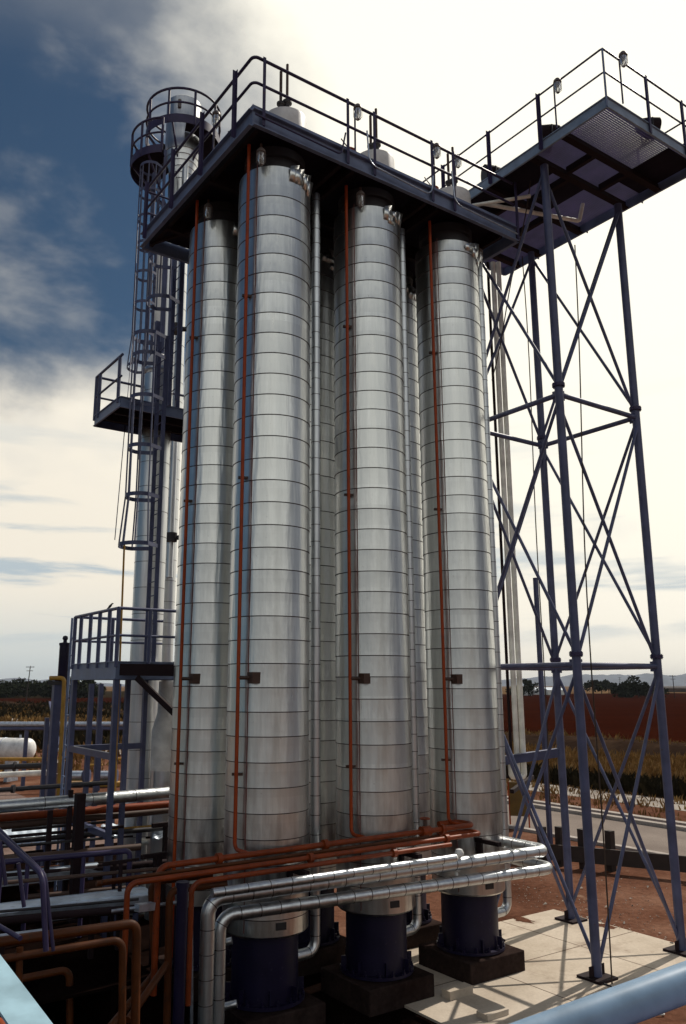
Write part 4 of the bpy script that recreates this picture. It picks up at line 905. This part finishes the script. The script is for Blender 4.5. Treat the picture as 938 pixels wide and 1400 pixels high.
# thin latticed mast left of lower platform
ms=thing('lattice_mast','pale blue thin lattice ladder mast left of the lower platform','mast',tuple(atz(92,1100,0)))
p1,p2=atD(99,845,18.9),atD(104,845,18.6)
for p in(p1,p2): tubepart(ms,'rail',M['fascia'],[Vector((p.x,p.y,0)),p],.028)
n=18
for k in range(n):
    z=.3+k*.33; a=Vector((p1.x,p1.y,z)); b=Vector((p2.x,p2.y,z+(.15 if k%2 else -.0))); tubepart(ms,'rung',M['fascia'],[a,b],.014,6)
for px,D,lb in((66,24,'thin dark post left of the slim vessel'),(124,21,'thin blue post under the lower platform, leftmost'),(137,22.5,'thin blue post under the lower platform near its middle'),(161,21,'thin blue post beside the slim silver column')):
    p=atD(px,960,D); m=MB(); m.bar(Vector((p.x,p.y,0)),Vector((p.x,p.y,4.95 if px>70 else 4.0)),.11,.11,up=V); tag(m.build('yard_post',M['blue']),lb,'post','thin posts around the left yard')
for k,(pa,pb,lb) in enumerate(((( 68,960,24),(84,1030,22),'thin diagonal brace right of the dark post'),((95,1000,21),(84,1040,22),'thin diagonal brace beside the yellow bend pipe'))):
    m=MB(); m.bar(atD(*pa),atD(*pb),.06,.06); tag(m.build('yard_brace',M['blue']),lb,'brace')
for px,py0,D,h,lb in((146,1050,30,1.3,'pale yard pump set behind the lower platform legs'),(108,1062,33,1.0,'low pale skid left of the lower platform legs')):
    p=atz(px,1075,0); t=thing('yard_pump',lb,'pump',tuple(p),'pumps on the left yard')
    MB().box(p+Vector((0,0,.12)),(1.6,.6,.2)).build('base',M['yellow'],t); MB().tube([p+Vector((-.6,0,.5)),p+Vector((.15,0,.5))],.24,14).build('motor',M['galv'],t)
    MB().tube([p+Vector((.2,0,.5)),p+Vector((.5,0,.5))],.3,14).build('casing',M['blue'],t); MB().tube(fillet([p+Vector((.35,0,.7)),p+Vector((.35,0,h)),p+Vector((.9,0,h))],.12),.07,10).build('outlet',M['yellow'],t)

# ------------------------------------------------------------------ viewing platform under the camera
vpz=3.25; vpf=thing('viewing_platform','near blue handrail of the viewing platform, at the bottom right corner','platform',(0,0,vpz))
m=MB(); m.box((0,.2,vpz-.04),(3.2,2.4,.06)); m.build('deck',M['grate'],vpf)
def cam_pt(px,py,Z):
    X,Y=(px-CX)/F*Z,(CY-py)/F*Z; return Vector((X,Z*ct-Y*st,CAMZ+Z*st+Y*ct))
q0,q1=cam_pt(783,1400,1.48),cam_pt(938,1343,1.56); d=(q1-q0)
tubepart(vpf,'handrail',M['hand'],[q0-d*3.2,q1+d*4.5],.033,24)
for s in(-2.6,4.6): p=q0+d*s; tubepart(vpf,'post',M['hand'],[p,Vector((p.x,p.y,vpz))],.026,14)
for x in(-1.5,1.5):
    for y in(-.9,1.3): m=MB(); m.bar(Vector((x,y,0)),Vector((x,y,vpz-.05)),.12,.12,up=V); m.build('leg',M['blue'],vpf)
lr=thing('near_top_rail','pale blue flat-topped rail crossing the bottom left corner','railing',(-.6,1.2,vpz))
q0,q1=cam_pt(-4,1338,1.75),cam_pt(42,1402,1.60); d=(q1-q0).normalized(); x=d.cross(Vector((0,0,1))).normalized()
m=MB(); m.bar(q0-d*.8,q1+d*.55,.075,.006); m.bar(q0-d*.8-x*.034-Vector((0,0,.03)),q1+d*.55-x*.034-Vector((0,0,.03)),.006,.05); m.build('angle_bar',M['hand_l'],lr)
p=q1+d*.5; tubepart(lr,'post',M['hand'],[p-Vector((0,0,.01)),Vector((p.x,p.y,vpz))],.022,12)
pipe('orange_pipe','orange pipe end peeking in under the flat rail at the lower left corner',[cam_pt(-60,1372,2.2),cam_pt(2,1408,2.1),cam_pt(30,1460,2.0)],.022,'orange',.05)

# ------------------------------------------------------------------ air
mb=MB(); mb.box((0,0,104),(29000,29000,210)); hz_=mb.build('haze',M['hill']); hm=bpy.data.materials.new('haze_air'); hm.use_nodes=True; hn=hm.node_tree; hn.nodes.clear()
ho=hn.nodes.new('ShaderNodeOutputMaterial'); hv=hn.nodes.new('ShaderNodeVolumePrincipled'); hv.inputs['Color'].default_value=(.80,.86,.95,1); hv.inputs['Density'].default_value=5e-5; hn.links.new(hv.outputs[0],ho.inputs['Volume'])
hz_.data.materials[0]=hm; tag(hz_,None,None,None,'stuff')
# ------------------------------------------------------------------ sun, sky, camera
SUN_EL,SAZ=50.0,Vector((.73,.683,0)).normalized()
sdir=Vector((SAZ.x*math.cos(R(SUN_EL)),SAZ.y*math.cos(R(SUN_EL)),math.sin(R(SUN_EL))))
sl=bpy.data.lights.new('sun','SUN'); sl.energy=5.0; sl.angle=R(.5); sl.color=(1,.93,.82)
so=bpy.data.objects.new('sun',sl); C.objects.link(so); so.rotation_euler=(-sdir).to_track_quat('-Z','Y').to_euler()
w=bpy.data.worlds.new('World'); bpy.context.scene.world=w; w.use_nodes=True; nt=w.node_tree
bg=nt.nodes['Background']; bg.inputs[1].default_value=.10
sky=N(nt,'ShaderNodeTexSky',sky_type='NISHITA'); sky.sun_disc=False; sky.sun_elevation=R(SUN_EL); sky.sun_rotation=math.atan2(sdir.x,sdir.y); sky.air_density=1.0; sky.dust_density=.4; sky.ozone_density=2.5
tc=N(nt,'ShaderNodeTexCoord'); sp=N(nt,'ShaderNodeSeparateXYZ'); nt.links.new(tc.outputs['Generated'],sp.inputs[0])
def math_(op,a,b=None,c=None,clamp=False):
    n=N(nt,'ShaderNodeMath',operation=op); n.use_clamp=clamp
    for i,v in enumerate((a,b,c)):
        if v is None: continue
        if isinstance(v,(int,float)): n.inputs[i].default_value=v
        else: nt.links.new(v,n.inputs[i])
    return n.outputs[0]
def sstep(v,a,b):
    n=N(nt,'ShaderNodeMapRange',interpolation_type='SMOOTHSTEP'); n.inputs[1].default_value=a; n.inputs[2].default_value=b; nt.links.new(v,n.inputs[0]); return n.outputs[0]
def wnoise(scale,detail,stretch=(1,1,1),rough=.55,dist=0,off=(0,0,0)):
    mp=N(nt,'ShaderNodeMapping'); mp.inputs['Scale'].default_value=stretch; mp.inputs['Location'].default_value=off; nt.links.new(tc.outputs['Generated'],mp.inputs[0])
    n=N(nt,'ShaderNodeTexNoise'); n.inputs['Scale'].default_value=scale; n.inputs['Detail'].default_value=detail; n.inputs['Roughness'].default_value=rough; n.inputs['Distortion'].default_value=dist; nt.links.new(mp.outputs[0],n.inputs['Vector']); return n.outputs['Fac']
az=math_('ARCTAN2',sp.outputs[0],sp.outputs[1])         # 0 ahead, negative to the left
big=wnoise(2.2,5,(1,1,1.5),.5,.15); fine=wnoise(5.5,6,(1,1,2.0),.52,.15,(3,1,2)); streak=wnoise(3.0,6,(1,1,9),.55,.3,(1,5,0))
edge=wnoise(3.2,7,(1,1,1.6),.56,.1,(7,2,4))
azw=math_('ADD',az,math_('MULTIPLY_ADD',edge,.36,-.18)); elw=math_('ADD',sp.outputs[2],math_('MULTIPLY_ADD',edge,.34,-.17))
azw2=math_('ADD',azw,math_('MULTIPLY',math_('SUBTRACT',sp.outputs[2],.42),.35))
blue=math_('MULTIPLY',sstep(azw2,.07,-.15),math_('MULTIPLY',sstep(elw,.27,.40),sstep(math_('ADD',sp.outputs[2],math_('MULTIPLY_ADD',edge,.16,-.08)),1.0,.60)))
blue=math_('MULTIPLY',blue,sstep(azw,-2.7,-2.0))        # open blue gap in the cloud, ahead and to the left
wisp=math_('MULTIPLY',sstep(fine,.46,.82),.42); blue=math_('MULTIPLY',blue,math_('SUBTRACT',1.0,wisp))
sunmask=N(nt,'ShaderNodeVectorMath',operation='DOT_PRODUCT'); nt.links.new(tc.outputs['Generated'],sunmask.inputs[0]); sunmask.inputs[1].default_value=sdir
sg=sstep(sunmask.outputs['Value'],.35,1.0)
band=math_('MULTIPLY',sstep(streak,.52,.66),sstep(sp.outputs[2],.42,.05)); band=math_('MULTIPLY',band,sstep(sp.outputs[2],.03,.09))
grey=math_('MULTIPLY',sstep(big,.60,.70),math_('MULTIPLY',sstep(sunmask.outputs['Value'],.93,.70),.5))
ahead=sstep(sp.outputs[1],.12,.50)
cl=mixc(nt,sg,(12.2,11.3,9.6),(15.5,14.9,12.9))
cl=mixc(nt,math_('MULTIPLY',band,math_('SUBTRACT',.95,math_('MULTIPLY',sg,.55))),cl,(5.2,6.6,7.6))
cl=mixc(nt,grey,cl,(6.2,6.8,7.4))
bel=math_('ADD',sp.outputs[2],math_('MULTIPLY_ADD',big,.16,-.08))
col_n=wnoise(7.5,3,(1,1,.12),.5,.2,(2,9,0)); stripe=math_('MULTIPLY_ADD',sstep(col_n,.38,.62),.75,.50); stripe=math_('ADD',math_('MULTIPLY',stripe,sstep(sp.outputs[2],.5,.1)),sstep(sp.outputs[2],.1,.5))
back=mixc(nt,sstep(bel,.02,.36),(.95,1.1,1.65),mixc(nt,sstep(big,.40,.62),(10.5,10.7,10.2),(14.5,14.5,13.4)))  # unseen sky behind the camera, shaped for column reflections and fill
back=mixc(nt,sstep(bel,.50,.60),back,(1.4,1.8,2.7)); absaz=math_('ABSOLUTE',math_('ADD',az,math_('MULTIPLY_ADD',big,.5,-.25))); lat=sstep(absaz,2.55,1.75); back=mixc(nt,math_('MULTIPLY',lat,.86),back,(1.5,1.75,2.4))
back=mixc(nt,1.0,back,stripe,'MULTIPLY'); cl=mixc(nt,ahead,back,cl)
dk=mixc(nt,1.0,sky.outputs[0],(.36,.47,.50),'MULTIPLY')
lowl=math_('MULTIPLY',math_('MULTIPLY',sstep(az,.0,-.28),sstep(sp.outputs[2],.13,.0)),.7); cl=mixc(nt,lowl,cl,(6.0,7.5,8.2))
side=math_('MULTIPLY',sstep(az,-.75,-1.1),sstep(az,-2.7,-2.0)); blue=math_('MAXIMUM',blue,math_('MULTIPLY',side,sstep(elw,.80,.60)))  # unseen left sky kept blue to darken reflections on the column sides
col=mixc(nt,blue,cl,dk)
nt.links.new(col,bg.inputs[0])

cam=bpy.data.cameras.new('camera'); co=bpy.data.objects.new('camera',cam); C.objects.link(co); co.location=(0,0,CAMZ); co.rotation_euler=(R(90)+TH,0,0)
cam.sensor_fit='VERTICAL'; cam.sensor_height=36; cam.sensor_width=24.1; cam.lens=F*36/1400; cam.shift_x=(469-CX)/1400; cam.clip_start=.05; cam.clip_end=40000
sc=bpy.context.scene; sc.camera=co
sc.view_settings.view_transform='Standard'; sc.view_settings.look='None'; sc.view_settings.exposure=-.38; sc.view_settings.gamma=1; sc.view_settings.use_curve_mapping=False
sc.cycles.max_bounces=6; sc.cycles.diffuse_bounces=3; sc.cycles.glossy_bounces=4; sc.cycles.use_denoising=True
for o in C.objects:
    if '_o' in o: del o['_o']
